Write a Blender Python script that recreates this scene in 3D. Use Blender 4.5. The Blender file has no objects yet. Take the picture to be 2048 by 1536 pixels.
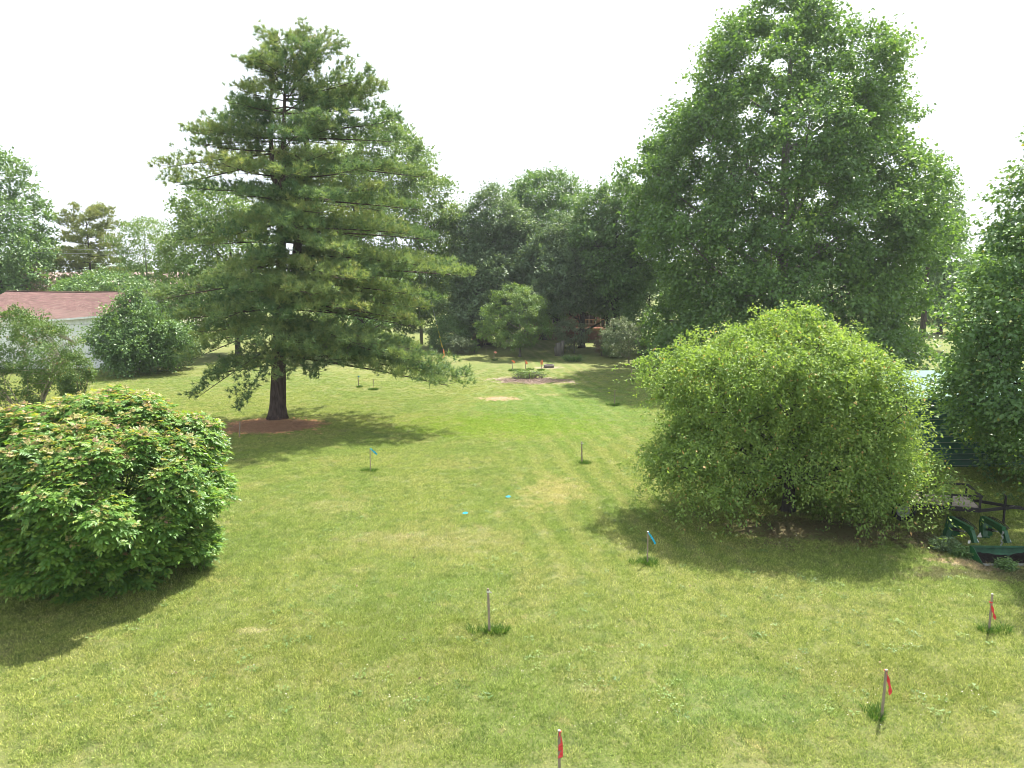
import bpy, math, random
import numpy as np
from mathutils import Vector, Matrix

R = math.radians
random.seed(7)
scene = bpy.context.scene
col = scene.collection

# ------------------------------------------------------------------ camera
F = 1462.0                 # focal length in pixels of the 2048 px wide photograph
HOR = 550.0                # row of the horizon
CAMZ = 7.0
PITCH = math.atan((768 - HOR) / F)
cam = bpy.data.cameras.new('camera')
cam.sensor_width = 36.0
cam.lens = 36.0 * F / 2048
cam.clip_start = 0.1
cam.clip_end = 6000
camo = bpy.data.objects.new('camera', cam)
camo.location = (0, 0, CAMZ)
camo.rotation_euler = (math.pi / 2 - PITCH, 0, 0)
col.objects.link(camo)
scene.camera = camo

# ------------------------------------------------------------------ light
SUNDIR = Vector((0.36, 0.50, 1.0)).normalized()      # towards the sun: behind the scene, to the right
EL = math.asin(SUNDIR.z)
world = bpy.data.worlds.new('World')
scene.world = world
world.use_nodes = True
wn = world.node_tree
wn.nodes.clear()
sky = wn.nodes.new('ShaderNodeTexSky')
sky.sky_type = 'NISHITA'
sky.sun_disc = False
sky.sun_elevation = EL
sky.sun_rotation = math.atan2(SUNDIR.x, SUNDIR.y)
sky.air_density = 1.0
sky.dust_density = 4.0
sky.ozone_density = 1.0
hs = wn.nodes.new('ShaderNodeHueSaturation')
hs.inputs['Saturation'].default_value = 0.22
mixw = wn.nodes.new('ShaderNodeMix'); mixw.data_type = 'RGBA'
mixw.inputs[0].default_value = 0.72
mixw.inputs[7].default_value = (6.2, 6.8, 7.6, 1)     # bright even haze over the whole sky
bg = wn.nodes.new('ShaderNodeBackground')
bg.inputs['Strength'].default_value = 0.084
wo = wn.nodes.new('ShaderNodeOutputWorld')
wn.links.new(sky.outputs[0], hs.inputs['Color'])
wn.links.new(hs.outputs[0], mixw.inputs[6])
wn.links.new(mixw.outputs[2], bg.inputs['Color'])
wn.links.new(bg.outputs[0], wo.inputs['Surface'])

sun = bpy.data.lights.new('sun', 'SUN')
sun.energy = 5.0
sun.angle = R(0.6)
sun.color = (1.0, 0.95, 0.86)
suno = bpy.data.objects.new('sun', sun)
suno.rotation_euler = (-SUNDIR).to_track_quat('-Z', 'Y').to_euler()
suno.location = (30, 40, 80)
col.objects.link(suno)

scene.view_settings.view_transform = 'Standard'
scene.view_settings.look = 'None'
scene.view_settings.exposure = 1.42
scene.view_settings.gamma = 1.0
scene.view_settings.use_curve_mapping = False
scene.render.engine = 'CYCLES'
scene.cycles.use_denoising = True
scene.cycles.filter_width = 0.9
scene.cycles.max_bounces = 8
scene.cycles.diffuse_bounces = 4
scene.cycles.glossy_bounces = 2
scene.cycles.transmission_bounces = 4
scene.cycles.transparent_max_bounces = 6
scene.cycles.caustics_reflective = False
scene.cycles.caustics_refractive = False

# ------------------------------------------------------------------ helpers
cP, sP = math.cos(PITCH), math.sin(PITCH)

def at(px, py, Y):
    """the point at distance Y seen in the photograph at pixel px, py"""
    x = (px - 1024) / F; y = (768 - py) / F
    dx, dy, dz = x, cP + y * sP, -sP + y * cP
    k = Y / dy
    return Vector((dx * k, Y, CAMZ + dz * k))

def gp(px, py, z=0.0):
    x = (px - 1024) / F; y = (768 - py) / F
    dx, dy, dz = x, cP + y * sP, -sP + y * cP
    k = (z - CAMZ) / dz
    return Vector((dx * k, dy * k, z))

def tag(o, label=None, cat=None, group=None, kind=None):
    if label: o['label'] = label
    if cat: o['category'] = cat
    if group: o['group'] = group
    if kind: o['kind'] = kind
    return o

def empty(name, loc, rz=0.0):
    o = bpy.data.objects.new(name, None)
    o.location = loc; o.rotation_euler = (0, 0, rz)
    o.empty_display_size = 0.3
    col.objects.link(o)
    return o

def link(name, me, parent=None, kind=None, label=None):
    o = bpy.data.objects.new(name, me)
    col.objects.link(o)
    if parent: o.parent = parent
    if kind: o['kind'] = kind
    if label: o['label'] = label
    return o

class MB:
    """collects boxes, bars, tubes and faces into one mesh"""
    def __init__(s): s.v = []; s.f = []
    def face(s, pts):
        n = len(s.v); s.v += [tuple(p) for p in pts]; s.f.append(tuple(range(n, n + len(pts))))
    def box(s, a, b):
        x0, y0, z0 = a; x1, y1, z1 = b; n = len(s.v)
        s.v += [(x0,y0,z0),(x1,y0,z0),(x1,y1,z0),(x0,y1,z0),(x0,y0,z1),(x1,y0,z1),(x1,y1,z1),(x0,y1,z1)]
        for q in ((3,2,1,0),(4,5,6,7),(0,1,5,4),(1,2,6,5),(2,3,7,6),(3,0,4,7)): s.f.append(tuple(n + i for i in q))
    def bar(s, p, q, w, h=None, up=(0, 0, 1)):
        p = Vector(p); q = Vector(q); h = h or w
        d = (q - p).normalized(); upv = Vector(up)
        if abs(d.dot(upv)) > .98: upv = Vector((0, 1, 0))
        sx = d.cross(upv).normalized() * (w / 2); sz = sx.cross(d).normalized() * (h / 2)
        n = len(s.v)
        for c in (p, q):
            s.v += [tuple(c - sx - sz), tuple(c + sx - sz), tuple(c + sx + sz), tuple(c - sx + sz)]
        for q4 in ((3,2,1,0),(4,5,6,7),(0,1,5,4),(1,2,6,5),(2,3,7,6),(3,0,4,7)): s.f.append(tuple(n + i for i in q4))
    def tube(s, pts, radii, k=7, caps=True, rough=0.0, rnd=None):
        pts = [Vector(p) for p in pts]; n0 = len(s.v); m = len(pts)
        ref = Vector((0.13, 0.97, 0.2))
        for i, p in enumerate(pts):
            d = (pts[min(i + 1, m - 1)] - pts[max(i - 1, 0)])
            d = d.normalized() if d.length > 1e-7 else Vector((0, 0, 1))
            a = d.cross(ref)
            if a.length < 1e-3: a = d.cross(Vector((1, 0, 0)))
            a.normalize(); b = d.cross(a)
            for j in range(k):
                t = 2 * math.pi * j / k
                r = radii[i] * (1 + (rnd.uniform(-rough, rough) if rnd else 0))
                s.v.append(tuple(p + (a * math.cos(t) + b * math.sin(t)) * r))
        for i in range(m - 1):
            for j in range(k):
                a0 = n0 + i * k + j; a1 = n0 + i * k + (j + 1) % k
                s.f.append((a0, a1, a1 + k, a0 + k))
        if caps:
            s.f.append(tuple(n0 + j for j in range(k))[::-1])
            s.f.append(tuple(n0 + (m - 1) * k + j for j in range(k)))
    def prism(s, outline, origin, ux, uy, uz, thick):
        """outline [(u,v)] in the plane ux, uy, extruded along uz"""
        o = Vector(origin); ux = Vector(ux); uy = Vector(uy); uz = Vector(uz) * thick
        n = len(s.v); k = len(outline)
        for off in (Vector((0, 0, 0)), uz):
            for u, v in outline: s.v.append(tuple(o + ux * u + uy * v + off))
        s.f.append(tuple(n + i for i in range(k))[::-1]); s.f.append(tuple(n + k + i for i in range(k)))
        for i in range(k):
            j = (i + 1) % k; s.f.append((n + i, n + j, n + k + j, n + k + i))
    def mesh(s, name, m, smooth=False):
        me = bpy.data.meshes.new(name)
        me.from_pydata(s.v, [], s.f)
        if smooth: me.polygons.foreach_set('use_smooth', [True] * len(s.f))
        if m: me.materials.append(m)
        me.update()
        return me
    def build(s, name, m, parent=None, kind=None, label=None, smooth=False):
        return link(name, s.mesh(name, m, smooth), parent, kind, label)

def np_mesh(name, V, T, m, tint=None, smooth=False):
    """V (n,3) vertices, T (k,3 or 4) faces, tint one float for every face"""
    me = bpy.data.meshes.new(name)
    k = T.shape[1]
    me.vertices.add(len(V)); me.vertices.foreach_set('co', np.ascontiguousarray(V, dtype=np.float32).ravel())
    me.loops.add(len(T) * k); me.loops.foreach_set('vertex_index', np.ascontiguousarray(T, dtype=np.int32).ravel())
    me.polygons.add(len(T))
    me.polygons.foreach_set('loop_start', np.arange(0, len(T) * k, k, dtype=np.int32))
    me.polygons.foreach_set('loop_total', np.full(len(T), k, dtype=np.int32))
    if smooth: me.polygons.foreach_set('use_smooth', np.ones(len(T), dtype=bool))
    if tint is not None:
        a = me.attributes.new('tint', 'FLOAT', 'FACE')
        a.data.foreach_set('value', np.ascontiguousarray(tint, dtype=np.float32))
    me.materials.append(m)
    me.update(calc_edges=True)
    return me

def unit(v): return v / np.maximum(np.linalg.norm(v, axis=1, keepdims=True), 1e-9)

def leaf_geo(P, D, N, L, W, fold=0.18, droop=0.12):
    """two-triangle leaves folded along the midrib"""
    D = unit(D); S = unit(np.cross(D, N)); N = np.cross(S, D)
    L = L[:, None]; W = W[:, None]
    v0 = P; mid = P + D * L * 0.45
    v1 = mid + S * W * .5 + N * W * fold; v3 = mid - S * W * .5 + N * W * fold
    v2 = P + D * L - N * L * droop
    n = len(P)
    V = np.stack([v0, v1, v2, v3], 1).reshape(-1, 3)
    b = (np.arange(n) * 4)[:, None]
    T = np.stack([b + np.array([0, 1, 2]), b + np.array([0, 2, 3])], 1).reshape(-1, 3)
    return V, T

# ------------------------------------------------------------------ materials
def mat(name):
    m = bpy.data.materials.new(name); m.use_nodes = True
    nt = m.node_tree; nt.nodes.clear()
    out = nt.nodes.new('ShaderNodeOutputMaterial')
    return m, nt, out

def ramp(nt, stops, interp='LINEAR'):
    r = nt.nodes.new('ShaderNodeValToRGB'); cr = r.color_ramp; cr.interpolation = interp
    while len(cr.elements) < len(stops): cr.elements.new(0.5)
    for e, (p, c) in zip(cr.elements, stops): e.position = p; e.color = (*c, 1)
    return r

def noise(nt, vec, scale, detail=3.0, rough=0.55, dist=0.0):
    n = nt.nodes.new('ShaderNodeTexNoise')
    n.inputs['Scale'].default_value = scale; n.inputs['Detail'].default_value = detail
    n.inputs['Roughness'].default_value = rough; n.inputs['Distortion'].default_value = dist
    if vec: nt.links.new(vec, n.inputs['Vector'])
    return n

def leaf_mat(name, stops, trans=0.32, tcol=(1.35, 1.25, 0.5), rough=0.5, spec=0.35):
    m, nt, out = mat(name)
    a = nt.nodes.new('ShaderNodeAttribute'); a.attribute_name = 'tint'
    r = ramp(nt, stops); nt.links.new(a.outputs['Fac'], r.inputs[0])
    p = nt.nodes.new('ShaderNodeBsdfPrincipled'); nt.links.new(r.outputs[0], p.inputs['Base Color'])
    p.inputs['Roughness'].default_value = rough; p.inputs['Specular IOR Level'].default_value = spec
    t = nt.nodes.new('ShaderNodeBsdfTranslucent')
    mm = nt.nodes.new('ShaderNodeMix'); mm.data_type = 'RGBA'; mm.blend_type = 'MULTIPLY'
    mm.inputs[0].default_value = 1.0; mm.inputs[7].default_value = (*tcol, 1)
    nt.links.new(r.outputs[0], mm.inputs[6]); nt.links.new(mm.outputs[2], t.inputs[0])
    x = nt.nodes.new('ShaderNodeMixShader'); x.inputs[0].default_value = trans
    nt.links.new(p.outputs[0], x.inputs[1]); nt.links.new(t.outputs[0], x.inputs[2])
    nt.links.new(x.outputs[0], out.inputs[0])
    return m

def solid(name, c, rough=0.7, spec=0.3, var=0.25, scale=6.0, bump=0.0, bscale=30.0, stretch=(1, 1, 1), metal=0.0, c2=None):
    m, nt, out = mat(name)
    tc = nt.nodes.new('ShaderNodeTexCoord'); mp = nt.nodes.new('ShaderNodeMapping')
    mp.inputs['Scale'].default_value = stretch
    nt.links.new(tc.outputs['Object'], mp.inputs['Vector'])
    n = noise(nt, mp.outputs[0], scale, 5, 0.6)
    lo = tuple(max(0, v * (1 - var)) for v in c) if c2 is None else c2
    hi = tuple(v * (1 + var * .7) for v in c)
    r = ramp(nt, [(0.32, lo), (0.68, hi)]); nt.links.new(n.outputs[0], r.inputs[0])
    p = nt.nodes.new('ShaderNodeBsdfPrincipled'); nt.links.new(r.outputs[0], p.inputs['Base Color'])
    p.inputs['Roughness'].default_value = rough; p.inputs['Specular IOR Level'].default_value = spec
    p.inputs['Metallic'].default_value = metal
    if bump:
        n2 = noise(nt, mp.outputs[0], bscale, 4, 0.65)
        b = nt.nodes.new('ShaderNodeBump'); b.inputs['Strength'].default_value = bump; b.inputs['Distance'].default_value = 0.03
        nt.links.new(n2.outputs[0], b.inputs['Height']); nt.links.new(b.outputs[0], p.inputs['Normal'])
    nt.links.new(p.outputs[0], out.inputs[0])
    return m

M = {}
M['bark_pine'] = solid('bark_pine', (0.085, 0.062, 0.055), .9, .15, .55, 7, 1.0, 16, (1.6, 1.6, .35))
M['bark_dark'] = solid('bark_dark', (0.060, 0.052, 0.045), .9, .15, .4, 6, .8, 16, (1.6, 1.6, .35))
M['bark_grey'] = solid('bark_grey', (0.17, 0.155, 0.135), .9, .15, .35, 5, .8, 16, (1.6, 1.6, .35))
M['bark_pale'] = solid('bark_pale', (0.30, 0.26, 0.20), .85, .2, .3, 5, .5, 20, (1.6, 1.6, .35))
M['twig_dead'] = solid('dead_twig', (0.20, 0.17, 0.15), .9, .15, .3, 6, 0)

M['pine_leaf'] = leaf_mat('pine_needles', [(0, (.070, .145, .075)), (.40, (.145, .235, .100)), (.75, (.27, .34, .125)), (1, (.34, .34, .14))], .34, (1.3, 1.25, .6), .55, .3)
M['yellow_pine_leaf'] = leaf_mat('yellowing_pine_needles', [(0, (.14, .20, .07)), (.6, (.25, .30, .10)), (1, (.38, .38, .14))], .25, (1.3, 1.2, .6), .6, .2)
M['tulip_leaf'] = leaf_mat('broad_leaf', [(0, (.066, .135, .040)), (.5, (.118, .222, .056)), (.88, (.19, .32, .075)), (1, (.28, .39, .10))], .38, (1.3, 1.3, .5), .38, .55)
M['apple_leaf'] = leaf_mat('apple_leaf', [(0, (.115, .205, .050)), (.5, (.22, .33, .085)), (.9, (.33, .43, .12)), (.965, (.36, .38, .09)), (1, (.60, .38, .16))], .45, (1.3, 1.28, .55), .5, .3)
M['maple_leaf'] = leaf_mat('maple_leaf', [(0, (.075, .155, .060)), (.5, (.130, .235, .080)), (.92, (.21, .32, .11)), (1, (.30, .31, .09))], .38, (1.3, 1.3, .5), .42, .4)
M['dark_leaf'] = leaf_mat('dark_leaf', [(0, (.080, .135, .070)), (.5, (.130, .205, .100)), (1, (.22, .30, .145))], .34, (1.25, 1.25, .6), .5, .4)
M['mid_leaf'] = leaf_mat('mid_leaf', [(0, (.078, .150, .056)), (.5, (.125, .225, .076)), (1, (.21, .33, .11))], .33, (1.3, 1.28, .5), .42, .45)
M['light_leaf'] = leaf_mat('light_leaf', [(0, (0.090, 0.165, 0.048)), (.5, (0.143, 0.240, 0.068)), (1, (0.240, 0.330, 0.098))], .32, (1.35, 1.3, .5), .5, .35)
M['grey_leaf'] = leaf_mat('grey_leaf', [(0, (0.105, 0.150, 0.083)), (.5, (0.173, 0.225, 0.120)), (1, (0.270, 0.315, 0.180))], .25, (1.2, 1.2, .7), .55, .3)
M['brown_leaf'] = leaf_mat('bronze_leaf', [(0, (0.135, 0.120, 0.083)), (.5, (0.225, 0.180, 0.120)), (1, (0.360, 0.270, 0.180))], .25, (1.2, 1.1, .7), .55, .3)
M['myrtle_leaf'] = leaf_mat('myrtle_leaf', [(0, (.060, .125, .036)), (.5, (.105, .185, .050)), (.9, (.18, .26, .075)), (1, (.33, .22, .12))], .32, (1.3, 1.25, .5), .5, .35)
M['shrub_leaf'] = leaf_mat('glossy_shrub_leaf', [(0, (.060, .150, .038)), (.45, (.115, .240, .050)), (.62, (.190, .330, .065)), (.80, (.26, .37, .07)), (.90, (.36, .33, .12)), (1, (.36, .19, .16))], .40, (1.35, 1.3, .45), .42, .38)
M['blade'] = leaf_mat('long_grass_blade', [(0, (0.045, 0.112, 0.021)), (.6, (0.083, 0.180, 0.030)), (1, (0.180, 0.255, 0.060))], .3, (1.3, 1.25, .5), .6, .2)

# --- the lawn: one colour field used by the ground sheet and by the blades
def lawn_colour(nt, vec, blade=False):
    L = nt.links
    sx = nt.nodes.new('ShaderNodeSeparateXYZ'); L.new(vec, sx.inputs[0])
    cx = nt.nodes.new('ShaderNodeCombineXYZ'); L.new(sx.outputs[0], cx.inputs[0]); L.new(sx.outputs[1], cx.inputs[1])
    v = cx.outputs[0]
    def mix(f, a, b, mode='MIX'):
        m = nt.nodes.new('ShaderNodeMix'); m.data_type = 'RGBA'; m.blend_type = mode
        if isinstance(f, float): m.inputs[0].default_value = f
        else: L.new(f, m.inputs[0])
        for i, q in ((6, a), (7, b)):
            if isinstance(q, tuple): m.inputs[i].default_value = (*q, 1)
            else: L.new(q, m.inputs[i])
        return m.outputs[2]
    def mr(src, a, b, c=0.0, d=1.0):
        m = nt.nodes.new('ShaderNodeMapRange'); L.new(src, m.inputs[0])
        for i, q in enumerate((a, b, c, d)): m.inputs[1 + i].default_value = q
        m.interpolation_type = 'SMOOTHSTEP'
        return m.outputs[0]
    def math_(op, a, b=None):
        m = nt.nodes.new('ShaderNodeMath'); m.operation = op
        for i, q in enumerate((a, b)):
            if q is None: continue
            if isinstance(q, (int, float)): m.inputs[i].default_value = q
            else: L.new(q, m.inputs[i])
        return m.outputs[0]
    n1 = noise(nt, v, .13, 4, .6, .4); n2 = noise(nt, v, .5, 5, .65, .8)
    n3 = noise(nt, v, 2.6, 4, .65, .5); n4 = noise(nt, v, 14, 3, .7)
    c = mix(mr(n1.outputs[0], .38, .62), (.196, .216, .066), (.148, .190, .052))
    c = mix(mr(n2.outputs[0], .46, .66, 0, .75), c, (.222, .220, .086))
    c = mix(mr(n3.outputs[0], .48, .66, 0, .72), c, (.108, .142, .044))
    n5 = noise(nt, v, 1.1, 5, .7, 1.2)
    c = mix(mr(n5.outputs[0], .56, .72, 0, .70), c, (.27, .235, .115))
    c = mix(mr(n4.outputs[0], .45, .75, 0, .45), c, (.265, .255, .130))
    c = mix(mr(n4.outputs[0], .52, .28, 0, .65), c, (.062, .105, .022))
    # mower passes: long faint bands running away from the camera in the middle of the lawn
    mp = nt.nodes.new('ShaderNodeMapping'); mp.inputs['Rotation'].default_value = (0, 0, R(-7)); L.new(v, mp.inputs[0])
    wv = nt.nodes.new('ShaderNodeTexWave'); wv.inputs['Scale'].default_value = .34; wv.inputs['Distortion'].default_value = 3.5
    wv.inputs['Detail'].default_value = 2; wv.inputs['Detail Scale'].default_value = .8; L.new(mp.outputs[0], wv.inputs[0])
    bx = math_('MULTIPLY', mr(sx.outputs[0], -1.0, 1.5), mr(sx.outputs[0], 7.5, 4.5))
    bx = math_('MULTIPLY', bx, mr(sx.outputs[1], 13, 19))
    c = mix(math_('MULTIPLY', math_('MULTIPLY', mr(wv.outputs[0], .45, .95), bx), .36), c, (.25, .245, .10))
    c = mix(math_('MULTIPLY', math_('MULTIPLY', mr(wv.outputs[0], .40, .05), bx), .20), c, (.10, .165, .03))
    nd = noise(nt, v, .9, 5, .7); nd2 = noise(nt, v, 3.5, 4, .7)
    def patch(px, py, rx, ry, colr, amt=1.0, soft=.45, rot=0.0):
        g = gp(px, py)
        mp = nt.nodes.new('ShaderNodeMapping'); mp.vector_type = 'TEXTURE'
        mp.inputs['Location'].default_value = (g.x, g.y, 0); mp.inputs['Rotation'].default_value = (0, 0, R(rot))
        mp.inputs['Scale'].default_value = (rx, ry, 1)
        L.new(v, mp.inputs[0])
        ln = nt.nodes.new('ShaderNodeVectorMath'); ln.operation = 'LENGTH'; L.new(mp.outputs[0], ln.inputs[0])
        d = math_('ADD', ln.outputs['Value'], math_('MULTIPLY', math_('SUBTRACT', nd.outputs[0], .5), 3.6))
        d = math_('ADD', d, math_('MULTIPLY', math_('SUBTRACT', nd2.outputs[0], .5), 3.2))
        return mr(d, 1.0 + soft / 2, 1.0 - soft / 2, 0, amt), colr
    ps = [
        patch(1120, 815, 4.5, 6.5, (.125, .200, .060), .50, 1.0),
        patch(1010, 850, 4.0, 2.6, (.150, .205, .025), .6, .8),
        patch(700, 1290, 3.2, 1.4, (.135, .150, .035), .35, 1.0),
        patch(1800, 1370, 2.0, 1.0, (.125, .145, .035), .35, 1.0),
        patch(1500, 1400, 1.3, .8, (.12, .19, .06), .4, .9),
        patch(665, 1012, 1.3, .5, (.28, .25, .13), .35, .9),
        patch(1100, 985, .9, 1.6, (.30, .26, .13), .6, .7, -10),
        patch(905, 1085, 1.5, .9, (.26, .23, .12), .35, .9),
        patch(510, 1262, .28, .16, (.36, .31, .20), .5, .6),
        patch(760, 1075, .9, .4, (.28, .24, .14), .35, .9),
        patch(995, 797, 1.05, .65, (.36, .27, .20), 1.0, .35),
        patch(1100, 790, .8, .4, (.30, .26, .15), .5, .5),
        patch(1062, 761, 2.4, 1.3, (.33, .26, .215), 1.0, .3, -8),
        patch(1098, 735, .9, .6, (.34, .28, .20), .8, .4),
        patch(540, 853, 2.05, 1.5, (.44, .26, .16), 1.0, .4),
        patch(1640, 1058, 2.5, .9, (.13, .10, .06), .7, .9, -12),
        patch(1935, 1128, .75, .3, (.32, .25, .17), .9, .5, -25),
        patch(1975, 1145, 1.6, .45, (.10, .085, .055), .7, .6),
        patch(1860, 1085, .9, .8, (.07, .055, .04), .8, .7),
    ]
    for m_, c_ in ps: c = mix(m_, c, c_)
    if blade:
        a = nt.nodes.new('ShaderNodeAttribute'); a.attribute_name = 'tint'
        c = mix(1.0, c, ramp_out(nt, a.outputs['Fac']), 'MULTIPLY')
    return c, n4, n3

def ramp_out(nt, fac):
    r = ramp(nt, [(0, (.75, .95, .60)), (.45, (1.85, 1.95, 1.65)), (.8, (2.6, 2.6, 2.4)), (1, (3.6, 3.4, 3.5))])
    nt.links.new(fac, r.inputs[0]); return r.outputs[0]

def make_lawn_mats():
    m, nt, out = mat('lawn_ground')
    g = nt.nodes.new('ShaderNodeNewGeometry')
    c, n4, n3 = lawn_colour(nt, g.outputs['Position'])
    fine = noise(nt, g.outputs['Position'], 38, 3, .75)
    p = nt.nodes.new('ShaderNodeBsdfPrincipled'); nt.links.new(c, p.inputs['Base Color'])
    p.inputs['Roughness'].default_value = .9; p.inputs['Specular IOR Level'].default_value = .12
    b = nt.nodes.new('ShaderNodeBump'); b.inputs['Strength'].default_value = .9; b.inputs['Distance'].default_value = .06
    ad = nt.nodes.new('ShaderNodeMath'); ad.operation = 'ADD'
    nt.links.new(fine.outputs[0], ad.inputs[0]); nt.links.new(n4.outputs[0], ad.inputs[1])
    nt.links.new(ad.outputs[0], b.inputs['Height']); nt.links.new(b.outputs[0], p.inputs['Normal'])
    nt.links.new(p.outputs[0], out.inputs[0])
    M['lawn'] = m
    m, nt, out = mat('lawn_blade')
    g = nt.nodes.new('ShaderNodeNewGeometry')
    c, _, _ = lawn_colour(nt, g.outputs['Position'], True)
    p = nt.nodes.new('ShaderNodeBsdfDiffuse'); nt.links.new(c, p.inputs[0])
    t = nt.nodes.new('ShaderNodeBsdfTranslucent'); nt.links.new(c, t.inputs[0])
    x = nt.nodes.new('ShaderNodeMixShader'); x.inputs[0].default_value = .45
    nt.links.new(p.outputs[0], x.inputs[1]); nt.links.new(t.outputs[0], x.inputs[2]); nt.links.new(x.outputs[0], out.inputs[0])
    M['lawn_blade'] = m
make_lawn_mats()

# ------------------------------------------------------------------ ground, hill
def build_ground():
    xs = np.unique(np.concatenate([np.linspace(-3500, -120, 12), np.linspace(-120, 120, 41), np.linspace(120, 3500, 12)]))
    ys = np.unique(np.concatenate([np.linspace(-60, 160, 41), np.linspace(160, 4000, 16)]))
    X, Y = np.meshgrid(xs, ys); Z = np.zeros_like(X)
    V = np.stack([X, Y, Z], -1).reshape(-1, 3); nx = len(xs)
    i, j = np.meshgrid(np.arange(nx - 1), np.arange(len(ys) - 1)); a = (j * nx + i).ravel()
    T = np.stack([a, a + 1, a + nx + 1, a + nx], 1)
    o = link('ground', np_mesh('ground', V, T, M['lawn']), kind='structure'); return o
build_ground()

def build_hills():
    m, nt, out = mat('wooded_hill')
    g = nt.nodes.new('ShaderNodeNewGeometry'); n = noise(nt, g.outputs['Position'], .05, 5, .7)
    r = ramp(nt, [(.3, (.035, .06, .035)), (.7, (.07, .10, .05))]); nt.links.new(n.outputs[0], r.inputs[0])
    p = nt.nodes.new('ShaderNodeBsdfDiffuse'); nt.links.new(r.outputs[0], p.inputs[0]); nt.links.new(p.outputs[0], out.inputs[0])
    rng = np.random.default_rng(3)
    nx, ny = 140, 14
    V = []
    for j in range(ny):
        for i in range(nx):
            x = -2600 + 5200 * i / (nx - 1); y = 1500 + 900 * j / (ny - 1)
            h = 30 + 24 * math.sin(x * .0023 + 1.1) + 12 * math.sin(x * .0071 + 2) + 6 * math.sin(x * .021)
            h = h * math.sin(math.pi * min(1, (j + .001) / (ny - 1) * .9)) + rng.uniform(-2.5, 2.5) * (j > 0)
            V.append((x, y, h - 1 if j else -1))
    V = np.array(V); i, j = np.meshgrid(np.arange(nx - 1), np.arange(ny - 1)); a = (j * nx + i).ravel()
    T = np.stack([a, a + 1, a + nx + 1, a + nx], 1)
    link('hills', np_mesh('hills', V, T, m), kind='structure')
build_hills()

# ------------------------------------------------------------------ vegetation builders
def bez(p0, p1, p2, n):
    return [p0.lerp(p1, t).lerp(p1.lerp(p2, t), t) for t in [i / (n - 1) for i in range(n)]]

def crown_leaves(C, rad, rng, ntwig, nleaf, L, W, up=.45, outw=.6, centre=None, flat=.75, droop=.0, tw=(.55, 1.2), spread=.13, clumpvar=.45, shift=0.0, pw=1.0):
    """clumps C with radius rad -> leaves set along twigs that leave each clump"""
    nC = len(C)
    Ct = np.repeat(C, ntwig, 0); Rt = np.repeat(rad, ntwig)
    O = unit((C - centre) * np.array([1, 1, .6])); O = np.repeat(O, ntwig, 0)
    d = rng.normal(size=(nC * ntwig, 3)); d = unit(d)
    d = d + O * outw + np.array([0, 0, up]); d = unit(d); d[:, 2] *= flat
    ln = Rt * (tw[0] + (tw[1] - tw[0]) * rng.uniform(0, 1, len(Rt)) ** pw)
    n = len(Ct) * nleaf
    t = rng.uniform(.22, 1, (len(Ct), nleaf)) ** .8
    P = Ct[:, None, :] + d[:, None, :] * (t * ln[:, None])[:, :, None]
    P[:, :, 2] -= droop * (t ** 2) * ln[:, None]
    P = P.reshape(-1, 3) + rng.normal(size=(n, 3)) * (np.repeat(Rt, nleaf)[:, None] * spread)
    D = np.repeat(d, nleaf, 0) * .6 + rng.normal(size=(n, 3)) * .55; D[:, 2] -= .25
    N = rng.normal(size=(n, 3)) * .55 + np.array([0, 0, 1.0]) + np.repeat(O, nleaf, 0) * .35
    Ls = L * rng.uniform(.7, 1.25, n); Ws = W * rng.uniform(.7, 1.2, n)
    cl = np.repeat(rng.uniform(0, 1, nC), ntwig * nleaf); twv = np.repeat(rng.uniform(0, 1, nC * ntwig), nleaf)
    tint = np.clip(clumpvar * cl + .2 * twv + (1 - clumpvar - .2) * rng.uniform(0, 1, n) ** 1.0 + shift + rng.normal(size=n) * .06, 0, 1)
    wild = rng.uniform(size=n) < .012
    tint[wild] = 1.0
    V, T = leaf_geo(P, D, N, Ls, Ws)
    return V, T, np.repeat(tint, 2)

def envelope_clumps(prof, n, rc, rng, depth=.95, inner=.45, mind=.7, back=.55, wob=.12, cull=None):
    """clump centres inside a lobed envelope; prof rows are (z, left radius, right radius)"""
    prof = np.array(prof, float); z0, z1 = prof[0, 0], prof[-1, 0]
    ph = rng.uniform(0, 6.28, 6)
    out = []; tries = 0; rm = prof[:, 1:].max()
    while len(out) < n and tries < n * 60:
        tries += 1
        z = rng.uniform(z0, z1)
        rl = np.interp(z, prof[:, 0], prof[:, 1]); rr = np.interp(z, prof[:, 0], prof[:, 2])
        th = rng.uniform(0, 2 * math.pi); cs = math.cos(th)
        r = rl + (rr - rl) * (.5 + .5 * cs)
        if rng.uniform() > (r / rm) ** .8 + .08: continue
        if math.sin(th) > .25 and rng.uniform() > back: continue
        r *= 1 + wob * (math.sin(3 * th + ph[0] + z * .5) + .7 * math.sin(5 * th + ph[1] - z * .8) + .5 * math.sin(z * 1.7 + ph[2]))
        ri = max(0, r - .75 * rc) * (inner + (1 - inner) * rng.uniform() ** .45)
        p = np.array([cs * ri, math.sin(th) * ri * depth, z])
        if cull and cull(p): continue
        if out:
            dd = np.array(out) - p
            if (dd * dd).sum(1).min() < (mind * rc) ** 2: continue
        out.append(p)
    return np.array(out)

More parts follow.
